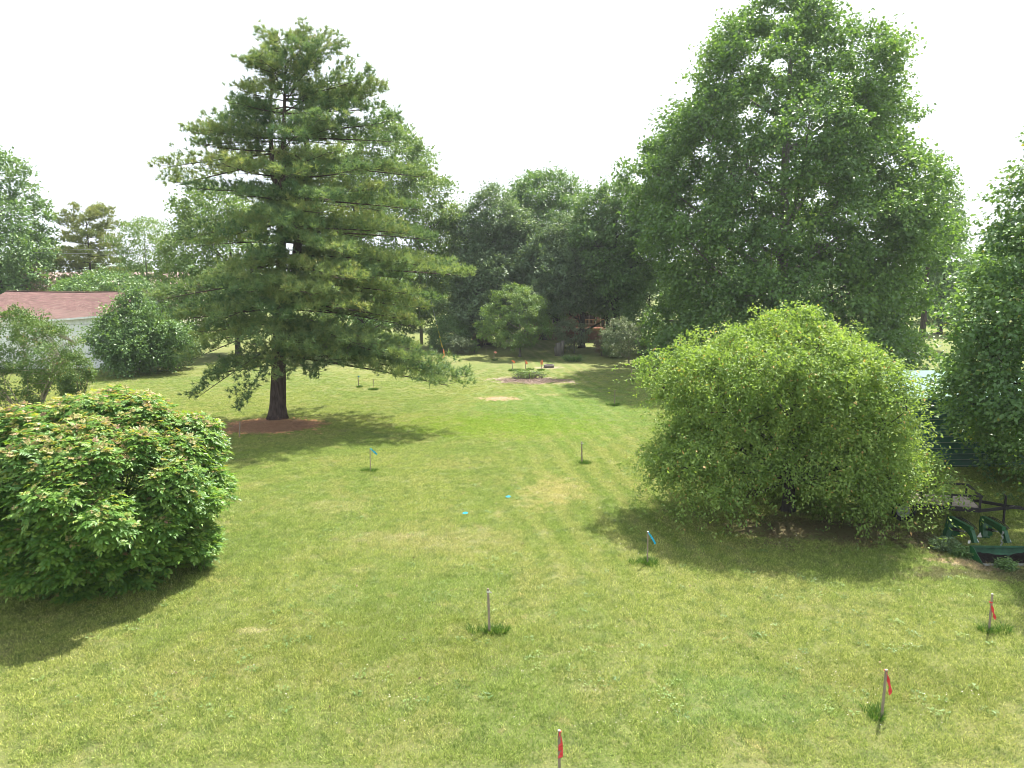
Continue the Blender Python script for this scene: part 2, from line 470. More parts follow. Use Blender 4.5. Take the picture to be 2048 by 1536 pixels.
def skeleton(C, rng, H, trunk_r, trunk_top, lean=(0, 0), nlimb=16, limb_r=.10, start=.15, twig_r=.018):
    """trunk path, limbs and twigs reaching the clumps"""
    rnd = random.Random(int(rng.integers(1e6)))
    tp = []; n = 9
    for i in range(n):
        t = i / (n - 1)
        w = .012 * H * math.sin(t * 5 + 1)
        tp.append(Vector((lean[0] * t + w * t, lean[1] * t + w * .6 * t, trunk_top * t)))
    tr = [trunk_r * (1.35 if i == 0 else 1) * (1 - .82 * i / (n - 1)) for i in range(n)]
    mt = MB()
    tp2 = [tp[0], tp[0].lerp(tp[1], .25)] + tp[1:]
    tr2 = [tr[0], trunk_r * 1.02] + tr[1:]
    mt.tube(tp2, tr2, 12, rough=.05, rnd=rnd)
    mb = MB()
    idx = list(rng.permutation(len(C))[:1]); nl = min(nlimb, len(C))
    d = ((C - C[idx[0]]) ** 2).sum(1)
    while len(idx) < nl:
        k = int(d.argmax()); idx.append(k); d = np.minimum(d, ((C - C[k]) ** 2).sum(1))
    pts = []
    for k in idx:
        e = Vector(C[k]); hz = math.hypot(e.x, e.y)
        sz = min(trunk_top * .97, max(trunk_top * start, e.z - hz * rnd.uniform(.5, .9)))
        t = sz / trunk_top; i = min(n - 2, int(t * (n - 1))); s = tp[i].lerp(tp[i + 1], t * (n - 1) - i)
        m_ = Vector((s.x + (e.x - s.x) * .55, s.y + (e.y - s.y) * .55, s.z + (e.z - s.z) * .35 + rnd.uniform(-.3, .5)))
        bz = bez(s, m_, e, 7); r0 = limb_r * (1.15 - .75 * t) * rnd.uniform(.7, 1.1)
        mb.tube(bz, [r0 * (1 - .85 * q / 6) for q in range(7)], 6, caps=False)
        for q, b in enumerate(bz[2:]): pts.append((b, r0 * (1 - .85 * (q + 2) / 6)))
    PA = np.array([tuple(p) for p, _ in pts])
    for k in range(len(C)):
        if k in idx: continue
        e = Vector(C[k]); dd = ((PA - C[k]) ** 2).sum(1) + np.maximum(0, PA[:, 2] - C[k][2]) * 3
        j = int(dd.argmin()); s, r = pts[j]
        m_ = s.lerp(e, .5) + Vector((rnd.uniform(-.2, .2), rnd.uniform(-.2, .2), rnd.uniform(-.1, .3)))
        bz = bez(s, m_, e, 4); r0 = min(r * .8, twig_r * 1.8)
        mb.tube(bz, [r0, r0 * .75, r0 * .5, r0 * .25], 4, caps=False)
    return mt, mb

def broadleaf(name, label, cat, base, prof, nclump, rc, ntwig, nleaf, L, W, leafm, barkm, seed, group=None, trunk_r=.3, trunk_top=None,
              nlimb=16, limb_r=.1, lean=(0, 0), crown_shift=(0, 0), env={}, lv={}, sk={}, parts=('trunk', 'branches', 'crown'), extra=None):
    rng = np.random.default_rng(seed)
    C = envelope_clumps(prof, nclump, rc, rng, **env)
    C[:, 0] += crown_shift[0]; C[:, 1] += crown_shift[1]
    if extra is not None: C = np.concatenate([C, np.array(extra, float)])
    rad = rc * rng.uniform(.75, 1.25, len(C))
    H = prof[-1][0]
    cen = np.array([crown_shift[0], crown_shift[1], prof[0][0] + (H - prof[0][0]) * .35])
    V, T, tint = crown_leaves(C, rad, rng, ntwig, nleaf, L, W, centre=cen, **lv)
    V[:, 2] = np.maximum(V[:, 2], .02)
    root = empty(name, base)
    tag(root, label, cat, group)
    mt, mb = skeleton(C, rng, H, trunk_r, trunk_top or H * .8, lean, nlimb, limb_r, **sk)
    mt.build(parts[0], barkm, root, smooth=True)
    mb.build(parts[1], barkm, root, kind='stuff', smooth=True)
    link(parts[2], np_mesh(name + '_crown', V, T, leafm, tint), root, kind='stuff')
    return root

def copy_tree(o, loc, rz=0.0, sc=(1, 1, 1), label=None, cat=None, parent=None, leafm=None):
    c = o.copy(); col.objects.link(c)
    if parent is None:
        c.location = loc; c.rotation_euler = (0, 0, rz); c.scale = sc
        if label: c['label'] = label
    else: c.parent = parent
    for ch in o.children: copy_tree(ch, None, parent=c)
    return c

# needles ----------------------------------------------------------
def tuft_geo(P, D, rng, k, L, W, spreadf=.95):
    n = len(P)
    Pk = np.repeat(P, k, 0); Dk = np.repeat(D, k, 0)
    d = unit(Dk + rng.normal(size=(n * k, 3)) * spreadf)
    s = unit(np.cross(d, rng.normal(size=(n * k, 3)))) * (W * .5)
    Ls = (L * rng.uniform(.7, 1.2, n * k))[:, None]
    base = Pk - d * Ls * .15
    V = np.stack([base - s, base + s, Pk + d * Ls], 1).reshape(-1, 3)
    T = np.arange(n * k * 3).reshape(-1, 3)
    return V, T

def conifer(name, label, base, trunk_r, H, branches, seed, leafm, barkm, tl=.17, tw=.02, k=7, dens=1.0, padw=.36, group=None, lean=0.0, cat='tree', dead=None, tipup=.25, thick=.42, pf=4.6, trunk_lines=None):
    """branches: (z0, end Vector relative to the base, thickness)"""
    rng = np.random.default_rng(seed); rnd = random.Random(seed)
    root = empty(name, base); tag(root, label, cat, group)
    mt = MB()
    nn = 14
    def tpos(z): return Vector((lean * z / H, 0, z))
    pts = [tpos(0), tpos(.25), tpos(.7)] + [tpos(H * .95 * i / nn) for i in range(1, nn + 1)]
    pts.sort(key=lambda p: p.z)
    rr = [trunk_r * (1 - .975 * (p.z / H) ** .85) * (1.25 if p.z < .1 else 1.08 if p.z < .4 else 1) for p in pts]
    mt.tube(pts, rr, 14, rough=.06, rnd=rnd)
    if trunk_lines:
        for a in trunk_lines:
            mt.tube([Vector(q) for q in a[0]], a[1], 9, rough=.05, rnd=rnd)
    mt.build('trunk', barkm, root, smooth=True)
    mb = MB(); PP = []; DD = []; CC = []
    for (z0, end, dz) in branches:
        s = tpos(z0); e = Vector(end); ln = (e - s).length
        hd = Vector((e.x - s.x, e.y - s.y, 0)); hl = hd.length; hd.normalize(); side = Vector((-hd.y, hd.x, 0))
        m_ = s.lerp(e, .55); m_.z += dz * hl
        n = 9; bz = bez(s, m_, e, n)
        r0 = (.012 + .0065 * ln) * (1 if ln > 2 else .8)
        mb.tube(bz, [r0 * (1 - .85 * i / (n - 1)) for i in range(n)], 6, caps=False)
        bc = rng.uniform()
        nb = max(4, int(ln * 6.0 * dens))
        for b in range(nb):
            t = .08 + .92 * (b + rnd.random()) / nb
            i = min(n - 2, int(t * (n - 1))); p = bz[i].lerp(bz[i + 1], t * (n - 1) - i)
            sg = 1 if rnd.random() < .5 else -1
            wl = padw * (.75 + hl * .20) * (1.2 - t * .65) * rnd.uniform(.4, 1.2)
            if t < .35: wl *= .8
            tip = p + side * sg * wl + hd * wl * rnd.uniform(.5, 1.1) + Vector((0, 0, tipup * wl * rnd.uniform(-.2, 1.2)))
            if b % 2 == 0: mb.tube([p, p.lerp(tip, .55) + Vector((0, 0, -.02)), tip], [.012, .009, .004], 3, caps=False)
            nt_ = max(2, int((.25 + wl) * pf * dens))
            tt = rng.uniform(.12, 1, nt_) ** .7
            base_ = np.array(p)[None, :] * (1 - tt[:, None]) + np.array(tip)[None, :] * tt[:, None]
            jit = rng.normal(size=(nt_, 3)) * np.array([.13, .13, .05]); jit[:, 2] += rng.uniform(-.04, 1.0, nt_) * thick * (.35 + .65 * math.sin(math.pi * min(1, .15 + t * .8)))
            PP.append(base_ + jit)
            dirv = np.array(unit(np.array([tuple(tip - p)])))[0] * .7 + np.array([0, 0, .55])
            DD.append(np.repeat(dirv[None, :], nt_, 0) + rng.normal(size=(nt_, 3)) * .28)
            CC.append(np.clip(.40 * bc + .30 * rng.uniform() + .3 * rng.uniform(size=nt_), 0, 1))
    mb.build('branches', barkm, root, kind='stuff', smooth=True)
    P = np.concatenate(PP); D = unit(np.concatenate(DD)); C = np.concatenate(CC)
    V, T = tuft_geo(P, D, rng, k, tl, tw)
    V[:, 2] = np.maximum(V[:, 2], .02)
    link('crown', np_mesh(name + '_crown', V, T, leafm, np.clip(np.repeat(C, k) + rng.normal(size=len(C) * k) * .07, 0, 1)), root, kind='stuff')
    print(name, 'tufts', len(P), 'tris', len(T))
    if dead:
        md = MB()
        for poly, r in dead:
            poly = [Vector(q) for q in poly]
            md.tube(poly, [r * (1 - .7 * i / (len(poly) - 1)) for i in range(len(poly))], 6, caps=False)
            L_ = (poly[-1] - poly[0]).length
            for q in range(int(L_ * 7)):
                t = rnd.uniform(.35, 1); i = min(len(poly) - 2, int(t * (len(poly) - 1))); a = poly[i].lerp(poly[i + 1], t * (len(poly) - 1) - i)
                v = Vector((rnd.uniform(.1, 1), rnd.uniform(-.9, .9), rnd.uniform(-.6, .35))) * rnd.uniform(.25, .8)
                md.tube([a, a + v * .5 + Vector((0, 0, -.03)), a + v], [r * .25, r * .18, .003], 3, caps=False)
        md.build('dead_branch', M['twig_dead'], root)
    return root

# ------------------------------------------------------------------ the big white pine
def build_pine():
    b = gp(555, 838); Y = b.y; rnd = random.Random(11)
    rel = lambda px, py, dy=0.0: at(px, py, Y + dy) - b
    H = rel(605, 62).z
    # silhouette of the crown: row -> left and right edge
    sil = [(62, 600, 612), (100, 572, 650), (140, 535, 690), (175, 515, 722), (210, 498, 748), (245, 455, 775), (270, 400, 790), (330, 350, 805), (365, 395, 840),
           (430, 400, 840), (480, 380, 845), (540, 370, 885), (600, 345, 850), (650, 335, 830), (700, 355, 850), (745, 400, 880), (790, 430, 700)]
    zs = [(rel(600, r).z, rel(l, r).x - (0), rel(rt, r).x) for r, l, rt in sil][::-1]
    zz = [q[0] for q in zs]; lx = [q[1] for q in zs]; rx = [q[2] for q in zs]
    br = []
    hand = [  # px, py of the tip, depth offset, height of origin above tip (m)
        (335, 335, .5, .6), (385, 268, -.5, .3), (432, 238, 1, .1), (350, 372, 2, .9), (400, 290, -1.5, .4), (470, 215, 1, -.2),
        (360, 480, -1, 1.0), (330, 640, .6, 1.2), (372, 725, -2.2, 1.6), (322, 600, 1.5, 1.0), (395, 690, 2, 1.0), (388, 800, -1.6, 2.6), (470, 822, -3.4, 2.5), (430, 560, 2.5, .8),
        (930, 552, -1.0, .4), (908, 538, 1, .6), (918, 755, -2.2, 1.0), (900, 772, -3.0, 1.1), (870, 740, -1.2, 1.4), (840, 725, -3.2, 1.2), (830, 655, .5, 1.2), (850, 600, 2, .8), (860, 480, 1, .4), (850, 355, 1.5, .4), (835, 420, -1, .6),
        (800, 285, .5, .1), (790, 240, -.5, -.2), (765, 175, .8, -.7), (740, 150, -.5, -.8), (815, 640, -2, .8), (760, 215, 2, -.4),
        (600, 460, -4.6, .8), (690, 510, -4.8, 1.0), (620, 590, -5.2, .8), (690, 560, -4.8, .8), (660, 400, -4.5, .5), (580, 350, -4.2, .3), (700, 620, -4.4, 1.0), (560, 640, -4.8, .5), (590, 272, -3.5, 0), (650, 230, -3, -.2), (560, 440, -4.6, .6),
        (500, 470, -4.0, .8), (450, 475, -2.8, .8), (470, 560, -4.2, .9), (420, 650, -3.6, 1.1), (500, 690, -4.4, 1.0), (600, 700, -4.6, .8), (660, 720, -4.0, 1.0), (570, 760, -3.0, 1.4), (640, 760, -2.4, 1.2), (720, 690, -3.8, .9)]
    for px, py, dy, up in hand:
        e = rel(px, py, dy); z0 = min(H * .96, max(1.2, e.z + up))
        br.append((z0, e, .02 if up >= 0 else -.08))
    z = 2.7
    while z < H * .985:
        f = z / H
        for q in range(4 if f < .82 else 3):
            th = rnd.uniform(0, 6.283); cs = math.cos(th)
            l = -np.interp(z, zz, lx); r_ = np.interp(z, zz, rx)
            rad = l + (r_ - l) * (.5 + .5 * cs)
            # fewer branches pointing straight at the camera side low down, where the trunk shows
            if z < 5.2 and math.sin(th) < -.3: continue
            rad *= rnd.uniform(.62, .98)
            up = (1.15 - f * 1.7) * (.35 + rad * .10)
            e = Vector((cs * rad, math.sin(th) * rad * .95, z - up))
            if e.z < 1.0: e.z = 1.0
            br.append((z, e, .03 if f < .6 else -.06))
        z += .51 + .20 * (1 - f)
    # several upright leaders at the top
    for px, py, dy in ((605, 45, 0), (650, 60, .4), (545, 72, .2), (622, 70, -.6), (680, 85, .3), (590, 80, -.8), (512, 115, .4), (700, 120, -.3), (530, 95, -.5), (570, 100, .6), (640, 90, -.7), (735, 165, .5), (500, 165, -.4), (665, 72, -.2)):
        e = rel(px, py, dy); br.append((min(H * .97, e.z - rnd.uniform(1.6, 2.6)), e, -.12))
    dead = [([rel(575, 652, -.3), rel(610, 655, -.6), rel(640, 680, -1), rel(670, 700, -1.4), rel(695, 695, -1.8)], .085),
            ([rel(575, 672, -.3), rel(610, 676, -.7), rel(640, 688, -1.2), rel(675, 702, -1.7)], .07),
            ([rel(575, 660, .1), rel(620, 668, .4), rel(665, 685, .8), rel(700, 690, 1.1)], .06),
            ([rel(575, 628, 0), rel(620, 640, -.5), rel(680, 660, -1), rel(730, 675, -1.5)], .05)]
    lines = [([rel(572, 640), rel(590, 560), rel(600, 420), rel(612, 300), rel(625, 180)], [.26, .24, .17, .11, .05]),
             ([rel(575, 420), rel(545, 350), rel(540, 240), rel(545, 130)], [.16, .12, .08, .04])]
    lines = [([q - Vector((0, q.y, 0)) for q in a], r_) for a, r_ in lines]
    lean = rel(580, 240).x
    return conifer('white_pine', 'tall white pine with layered boughs and dead lower limbs, standing in rust brown needles', b, .43, H, br, 5, M['pine_leaf'], M['bark_pine'],
                   tl=.24, tw=.038, k=13, dens=1.0, pf=9.0, lean=lean, dead=dead, trunk_lines=lines, padw=.62)
build_pine()

# ------------------------------------------------------------------ tulip tree
def prof_from(sil, cx, Y, basey):
    """[(row, left px, right px)] from bottom to top -> (z, rl, rr) round the axis at px cx"""
    x0 = at(cx, 600, Y).x; out = []
    for r, l, rt in sil:
        a = at(l, r, Y); c = at(rt, r, Y); out.append((max(.3, a.z), x0 - a.x, c.x - x0))
    return out, Vector((x0, Y, 0))

sil = [(722, 1310, 1845), (690, 1285, 1850), (640, 1285, 1850), (580, 1295, 1860), (520, 1280, 1850), (450, 1268, 1868), (380, 1262, 1850), (300, 1258, 1830), (250, 1300, 1815),
       (200, 1355, 1812), (160, 1368, 1812), (120, 1385, 1805), (90, 1410, 1690), (50, 1460, 1680), (15, 1485, 1640), (-5, 1530, 1620)]
pr, b = prof_from(sil, 1560, 54, 0)
broadleaf('tulip_tree', 'huge spreading broadleaf tree with branches down to the ground, behind the yellow-green tree', 'tree', b, pr, 520, 1.9, 20, 19, .25, .205, M['tulip_leaf'], M['bark_grey'], 21,
          trunk_r=.55, trunk_top=24, nlimb=40, limb_r=.24, env=dict(inner=.52, mind=.60, wob=.08, back=.85), lv=dict(up=.5, outw=.55, spread=.10, flat=.8, clumpvar=.45, tw=(.6, 1.1)))

# ------------------------------------------------------------------ apple tree
sil = [(1085, 1620, 1850), (1050, 1470, 1858), (1000, 1345, 1850), (940, 1318, 1822), (880, 1313, 1822), (820, 1320, 1815), (770, 1320, 1798), (725, 1335, 1772), (695, 1420, 1735), (665, 1490, 1690), (635, 1545, 1655), (612, 1575, 1630)]
pr, b = prof_from(sil, 1600, gp(1600, 1022).y, 0)
pr[0] = (.5, .2, 2.2); pr[1] = (1.0, 2.2, 2.85); pr[2] = (pr[2][0], pr[2][1], 3.0)
print('apple base', b, pr)
broadleaf('apple_tree', 'low wide yellow-green orchard tree with drooping branches over bare shaded soil', 'tree', b, pr, 600, .62, 14, 17, .100, .055, M['apple_leaf'], M['bark_dark'], 33,
          trunk_r=.19, trunk_top=4.6, nlimb=34, limb_r=.085, env=dict(inner=.45, mind=.6, wob=.17, depth=.88, back=.75, cull=lambda p: p[2] < 1.65 and -1.8 < p[0] < .6 and p[1] < 1.0), lv=dict(up=.5, outw=.6, droop=.5, flat=.9, spread=.10, tw=(.5, 2.5), pw=2.4, clumpvar=.35), sk=dict(start=.22))

# ------------------------------------------------------------------ tree at the right edge
sil = [(1010, 2040, 2420), (960, 1985, 2450), (880, 1930, 2480), (800, 1878, 2490), (720, 1880, 2490), (640, 1895, 2490), (560, 1935, 2480), (480, 1962, 2470), (420, 2005, 2450), (370, 2045, 2430), (300, 2080, 2400), (180, 2110, 2370), (60, 2125, 2360), (-80, 2150, 2340), (-190, 2190, 2290)]  # topmost rows, out of view, are crown added to shade the loader and grass
pr, b = prof_from(sil, 2190, 22.0, 0)
broadleaf('maple_tree', 'dense leafy tree cut off by the right edge, its boughs hanging over the trailer', 'tree', b, pr, 520, .85, 13, 14, .135, .115, M['maple_leaf'], M['bark_dark'], 44,
          trunk_r=.28, trunk_top=15, nlimb=34, limb_r=.10, env=dict(inner=.5, mind=.6, wob=.08, cull=lambda p: p[2] < 1.9 and p[0] < -1.3), lv=dict(up=.2, outw=.6, droop=.15, flat=.5, spread=.13, tw=(.6, 1.3)))

# ------------------------------------------------------------------ background trees
def simple_tree(name, label, px, Y, top, left, right, bot, leafm, barkm, seed, n=110, rc=1.5, nt_=12, nl=10, L=.30, W=.22, tr=.22, shape='round', group=None, cat='tree', basepx=None, **kw):
    """a tree seen between the columns left and right, crown from row bot up to row top"""
    zt = at(px, top, Y).z; zb = max(.4, at(px, bot, Y).z)
    x0 = at(basepx or px, 600, Y).x; xc = at(px, 600, Y).x
    hl = xc - at(left, 600, Y).x; hr = at(right, 600, Y).x - xc
    if shape == 'round': k = [(0, .55), (.15, .88), (.35, 1), (.6, .95), (.8, .72), (.93, .42), (1, .15)]
    elif shape == 'broad': k = [(0, .6), (.3, .95), (.6, 1), (.8, .92), (.92, .7), (1, .35)]
    elif shape == 'cone': k = [(0, .7), (.12, 1), (.35, .92), (.6, .68), (.8, .42), (.93, .22), (1, .06)]
    elif shape == 'vase': k = [(0, .30), (.2, .62), (.45, .9), (.7, 1), (.88, .75), (1, .3)]
    elif shape == 'dome': k = [(0, .85), (.2, 1), (.45, .9), (.7, .62), (.9, .35), (1, .15)]
    else: k = [(0, .8), (.2, 1), (.5, .95), (.8, .7), (1, .25)]
    pr = [(zb + (zt - zb) * t, hl * q, hr * q) for t, q in k]
    return broadleaf(name, label, cat, Vector((x0, Y, 0)), pr, n, rc, nt_, nl, L, W, leafm, barkm, seed, group=group, trunk_r=tr,
                     trunk_top=zb + (zt - zb) * .8, nlimb=12, limb_r=tr * .45, crown_shift=(xc - x0, 0), **kw)

TG = 'trees behind the lawn'
# left of the pine
simple_tree('broadleaf_tree', 'tall dense green tree cut off by the left edge behind the white barn', 0, 70, 283, -125, 112, 620, M['mid_leaf'], M['bark_dark'], 101, n=190, rc=1.5, nt_=15, nl=12, tr=.4, shape='col', group=TG)
simple_tree('broadleaf_tree', 'pale loose-leaved tree showing left of the big pine crown', 425, 64, 362, 325, 560, 660, M['light_leaf'], M['bark_dark'], 102, n=170, rc=1.35, nt_=13, nl=11, L=.26, W=.19, tr=.24, shape='round', group=TG, basepx=470)
simple_tree('broadleaf_tree', 'tall bright green tree rising behind the right side of the big pine', 785, 74, 238, 650, 925, 655, M['light_leaf'], M['bark_dark'], 103, n=330, rc=1.5, nt_=14, nl=12, L=.28, W=.2, tr=.36, shape='round', group=TG, basepx=718)
simple_tree('broadleaf_tree', 'small tree close behind the pine trunk with a dark forked stem', 700, 62, 520, 610, 800, 668, M['mid_leaf'], M['bark_dark'], 117, n=70, rc=1.1, nt_=12, nl=10, L=.24, W=.16, tr=.2, group=TG, basepx=725)
simple_tree('feathery_tree', 'airy feathery green tree between the yellowing pine and the pale tree', 300, 72, 436, 235, 372, 585, M['light_leaf'], M['bark_grey'], 104, n=75, rc=1.2, nt_=10, nl=11, L=.2, W=.12, tr=.15, shape='vase', group=TG, lv=dict(up=.1, flat=.35))
# centre
simple_tree('broadleaf_tree', 'dark grey-green tree at the left end of the central grove', 985, 74, 388, 900, 1075, 668, M['dark_leaf'], M['bark_dark'], 105, n=270, rc=1.3, nt_=13, nl=12, L=.26, W=.2, tr=.35, shape='broad', group=TG, basepx=976)
simple_tree('broadleaf_tree', 'tallest tree of the central grove with feathery pointed tops', 1088, 80, 352, 985, 1190, 640, M['mid_leaf'], M['bark_dark'], 106, n=300, shape='broad', rc=1.5, nt_=13, nl=12, L=.3, W=.2, tr=.35, group=TG, lv=dict(up=.9, outw=.4))
simple_tree('broadleaf_tree', 'broad green tree of the grove touching the huge tree on the right', 1232, 68, 378, 1135, 1340, 622, M['mid_leaf'], M['bark_dark'], 107, n=280, shape='broad', rc=1.4, nt_=13, nl=12, L=.28, W=.2, tr=.35, group=TG, lv=dict(up=.9, outw=.4))
simple_tree('broadleaf_tree', 'dark leaning tree whose crown hangs over the house and its deck', 1146, 71, 440, 1030, 1270, 618, M['dark_leaf'], M['bark_dark'], 108, n=290, rc=1.25, nt_=14, nl=12, L=.26, W=.2, tr=.3, group=TG, basepx=1165, shape='col')
simple_tree('broadleaf_tree', 'dark low tree in shade left of the house', 955, 71, 500, 895, 1065, 655, M['dark_leaf'], M['bark_dark'], 118, n=150, rc=1.2, nt_=13, nl=12, L=.26, W=.2, tr=.25, group=TG, shape='col')
simple_tree('ornamental_tree', 'small round pale green tree alone in the lawn before the grove', 1034, 63, 572, 958, 1108, 690, M['light_leaf'], M['bark_grey'], 109, n=120, rc=.62, nt_=13, nl=11, L=.15, W=.10, tr=.12, cat='tree', lv=dict(up=.5, flat=.6), basepx=1040, shape='round')
simple_tree('broadleaf_tree', 'leafy tree filling the gap between the pole and the central grove', 915, 96, 470, 850, 985, 640, M['mid_leaf'], M['bark_dark'], 119, n=110, rc=1.5, nt_=12, nl=11, L=.3, W=.2, tr=.25, group=TG, shape='col')
simple_tree('broadleaf_tree', 'mid-height tree with pale leaves at the lower left skirt of the huge tree', 1300, 66, 560, 1215, 1400, 700, M['mid_leaf'], M['bark_dark'], 110, n=120, rc=1.0, nt_=13, nl=11, L=.2, W=.15, tr=.15, shape='col')
simple_tree('slim_tree', 'slender young tree with a thin pale trunk beside the huge tree', 1242, 57.5, 640, 1200, 1290, 708, M['grey_leaf'], M['bark_pale'], 111, n=45, rc=.55, nt_=11, nl=10, L=.14, W=.09, tr=.075, shape='round', basepx=1260)
simple_tree('stump_tree', 'grey-leaved tree sprouting beside an old forked stump', 1140, 66, 645, 1098, 1186, 700, M['grey_leaf'], M['bark_grey'], 112, n=40, rc=.6, nt_=11, nl=10, L=.15, W=.09, tr=.06, shape='vase', basepx=1150)
# right
simple_tree('layered_tree', 'layered tree showing past the right side of the huge tree', 1850, 72, 318, 1770, 1922, 500, M['mid_leaf'], M['bark_dark'], 113, n=130, rc=1.3, nt_=13, nl=11, L=.28, W=.2, tr=.3, group=TG, shape='cone', lv=dict(up=.15, flat=.35))
simple_tree('broadleaf_tree', 'rounded dark tree in the gap between the huge tree and the right edge tree', 1885, 88, 482, 1815, 1958, 640, M['mid_leaf'], M['bark_dark'], 114, n=110, rc=1.4, nt_=13, nl=11, L=.3, W=.22, tr=.3, group=TG)
simple_tree('broadleaf_tree', 'distant pale tree above the grey roof at the right', 1990, 125, 470, 1925, 2090, 590, M['mid_leaf'], M['bark_dark'], 115, n=90, rc=2.0, nt_=12, nl=9, L=.5, W=.35, tr=.4, group=TG)
simple_tree('broadleaf_tree', 'low green trees by the far lawn at the right', 1800, 110, 560, 1740, 1930, 625, M['mid_leaf'], M['bark_dark'], 116, n=90, rc=1.6, nt_=12, nl=9, L=.4, W=.3, tr=.3, group=TG)

# yellowing pine behind the barn
def build_yellow_pine():
    Y = 76; b = Vector((at(186, 600, Y).x, Y, 0)); H = at(186, 415, Y).z; rnd = random.Random(4); br = []
    z = 4.5
    sil = [(4, 3.8), (6, 4.3), (9, 4.2), (11, 3.6), (13, 2.2), (14.2, .6)]
    while z < H * .97:
        for q in range(4):
            th = rnd.uniform(0, 6.28); rad = np.interp(z, [s_[0] for s_ in sil], [s_[1] for s_ in sil]) * rnd.uniform(.6, 1.05)
            br.append((z, Vector((math.cos(th) * rad, math.sin(th) * rad, z + rnd.uniform(-.4, .5) + (z / H) * .8)), .02))
        z += .62
    conifer('yellowing_pine', 'sparse yellowing pine with bare inner branches behind the barn roof', b, .24, H, br, 9, M['yellow_pine_leaf'], M['bark_dark'], tl=.34, tw=.06, k=11, dens=1.1, padw=.55, thick=.55, pf=5.0)
build_yellow_pine()

# shrubs
def shrub(name, label, px, py, left, right, top, leafm, seed, n=40, rc=.6, nt_=12, nl=10, L=.14, W=.09, Y=None, group=None, barkm=None, bottom=None, tr=.04, **kw):
    Y = Y or gp(px, py).y
    return simple_tree(name, label, px, Y, top, left, right, bottom or (py - 4), leafm, barkm or M['bark_grey'], seed, n=n, rc=rc, nt_=nt_, nl=nl, L=L, W=W, tr=tr, shape=kw.pop('shape', 'col'), group=group, cat='shrub', **kw)
shrub('climbing_shrub', 'large rambling shrub smothering the corner of the white barn', 268, 732, 186, 355, 578, M['mid_leaf'], 201, n=180, rc=.85, nt_=14, nl=13, L=.19, W=.12, Y=52, shape='dome', lv=dict(up=.35, droop=.2, spread=.15, tw=(.5, 1.9), pw=2.0), env=dict(wob=.2))
shrub('dark_shrub', 'dark shrub in the shade between the barn shrub and the big pine', 330, 722, 285, 395, 640, M['dark_leaf'], 202, n=60, rc=.8, L=.18, W=.12, Y=55)
shrub('round_shrub', 'dense green shrub beside the utility pole with yellow guy guards', 895, 702, 852, 945, 638, M['mid_leaf'], 203, n=85, rc=.62, nt_=13, nl=11, L=.17, W=.10, lv=dict(up=.5))
shrub('grey_shrub', 'low greyish shrub at the front foot of the pole shrub', 915, 708, 888, 950, 676, M['grey_leaf'], 204, n=30, rc=.4, L=.12, W=.08)
shrub('bronze_shrub', 'small bronze-leaved shrub right of the pole shrub', 964, 694, 940, 978, 666, M['brown_leaf'], 205, n=26, rc=.4, L=.12, W=.08)
shrub('leafy_clump', 'small bright green leafy clump at the right end of the pole shrubs', 948, 706, 938, 958, 684, M['light_leaf'], 206, n=12, rc=.35, L=.2, W=.09)
shrub('shade_shrub', 'reddish-green shrub in the shade beneath the deck', 1205, 712, 1188, 1218, 672, M['brown_leaf'], 207, n=24, rc=.42, L=.13, W=.09)
shrub('shade_shrub', 'green shrub in the shade right of the reddish one', 1224, 716, 1205, 1250, 668, M['mid_leaf'], 208, n=30, rc=.45, L=.13, W=.09)
shrub('hedge', 'low greens growing behind the barn roof', 215, 600, 118, 345, 552, M['mid_leaf'], 209, n=110, rc=1.0, nt_=11, nl=9, L=.24, W=.16, Y=68)
shrub('twiggy_shrub', 'pinkish twiggy bush above the left end of the barn roof', 75, 600, 45, 112, 540, M['brown_leaf'], 210, n=34, rc=.8, nt_=8, nl=7, L=.2, W=.12, Y=69)

def multistem(name, label, px, py, sil, Y, leafm, seed, nst, n, rc, nt_, nl, L, W, r0, barkm):
    pr, b = prof_from(sil, px, Y, 0); rng = np.random.default_rng(seed); rnd = random.Random(seed)
    C = envelope_clumps(pr, n, rc, rng, inner=.3, mind=.55, wob=.16, back=.9)
    rad = rc * rng.uniform(.7, 1.25, len(C))
    V, T, tint = crown_leaves(C, rad, rng, nt_, nl, L, W, centre=np.array([0, 0, 1.0]), up=.8, outw=.5, flat=.9, tw=(.6, 1.4))
    root = empty(name, b); tag(root, label, 'shrub')
    st = MB(); zt = max(p[0] for p in pr); ends = []
    for q in range(nst):
        a = 6.283 * q / nst + rnd.uniform(-.3, .3); rr = rnd.uniform(.5, 1.0)
        k = int(((C - np.array([math.cos(a) * 3, math.sin(a) * 3, zt * .7])) ** 2).sum(1).argmin()) if q < nst * .7 else int(rng.integers(len(C)))
        e = Vector(C[k]); s0 = Vector((math.cos(a) * .16, math.sin(a) * .16, 0))
        bz = bez(s0, Vector((s0.x + (e.x - s0.x) * .35, s0.y + (e.y - s0.y) * .35, e.z * .6)), e, 8)
        m1 = MB(); m1.tube(bz, [r0 * (1 - .8 * i / 7) for i in range(8)], 7, caps=False, rough=.05, rnd=rnd)
        m1.build('stem', barkm, root, smooth=True)
        ends += bz[3:]
    PA = np.array([tuple(p) for p in ends])
    for k in range(len(C)):
        j = int((((PA - C[k]) ** 2).sum(1) + np.maximum(0, PA[:, 2] - C[k][2]) * 3).argmin()); s = ends[j]; e = Vector(C[k])
        st.tube(bez(s, s.lerp(e, .5) + Vector((0, 0, .08)), e, 4), [r0 * .35, r0 * .28, r0 * .2, r0 * .1], 4, caps=False)
    st.build('branches', barkm, root, kind='stuff')
    link('crown', np_mesh(name + '_crown', V, T, leafm, tint), root, kind='stuff')
    return root
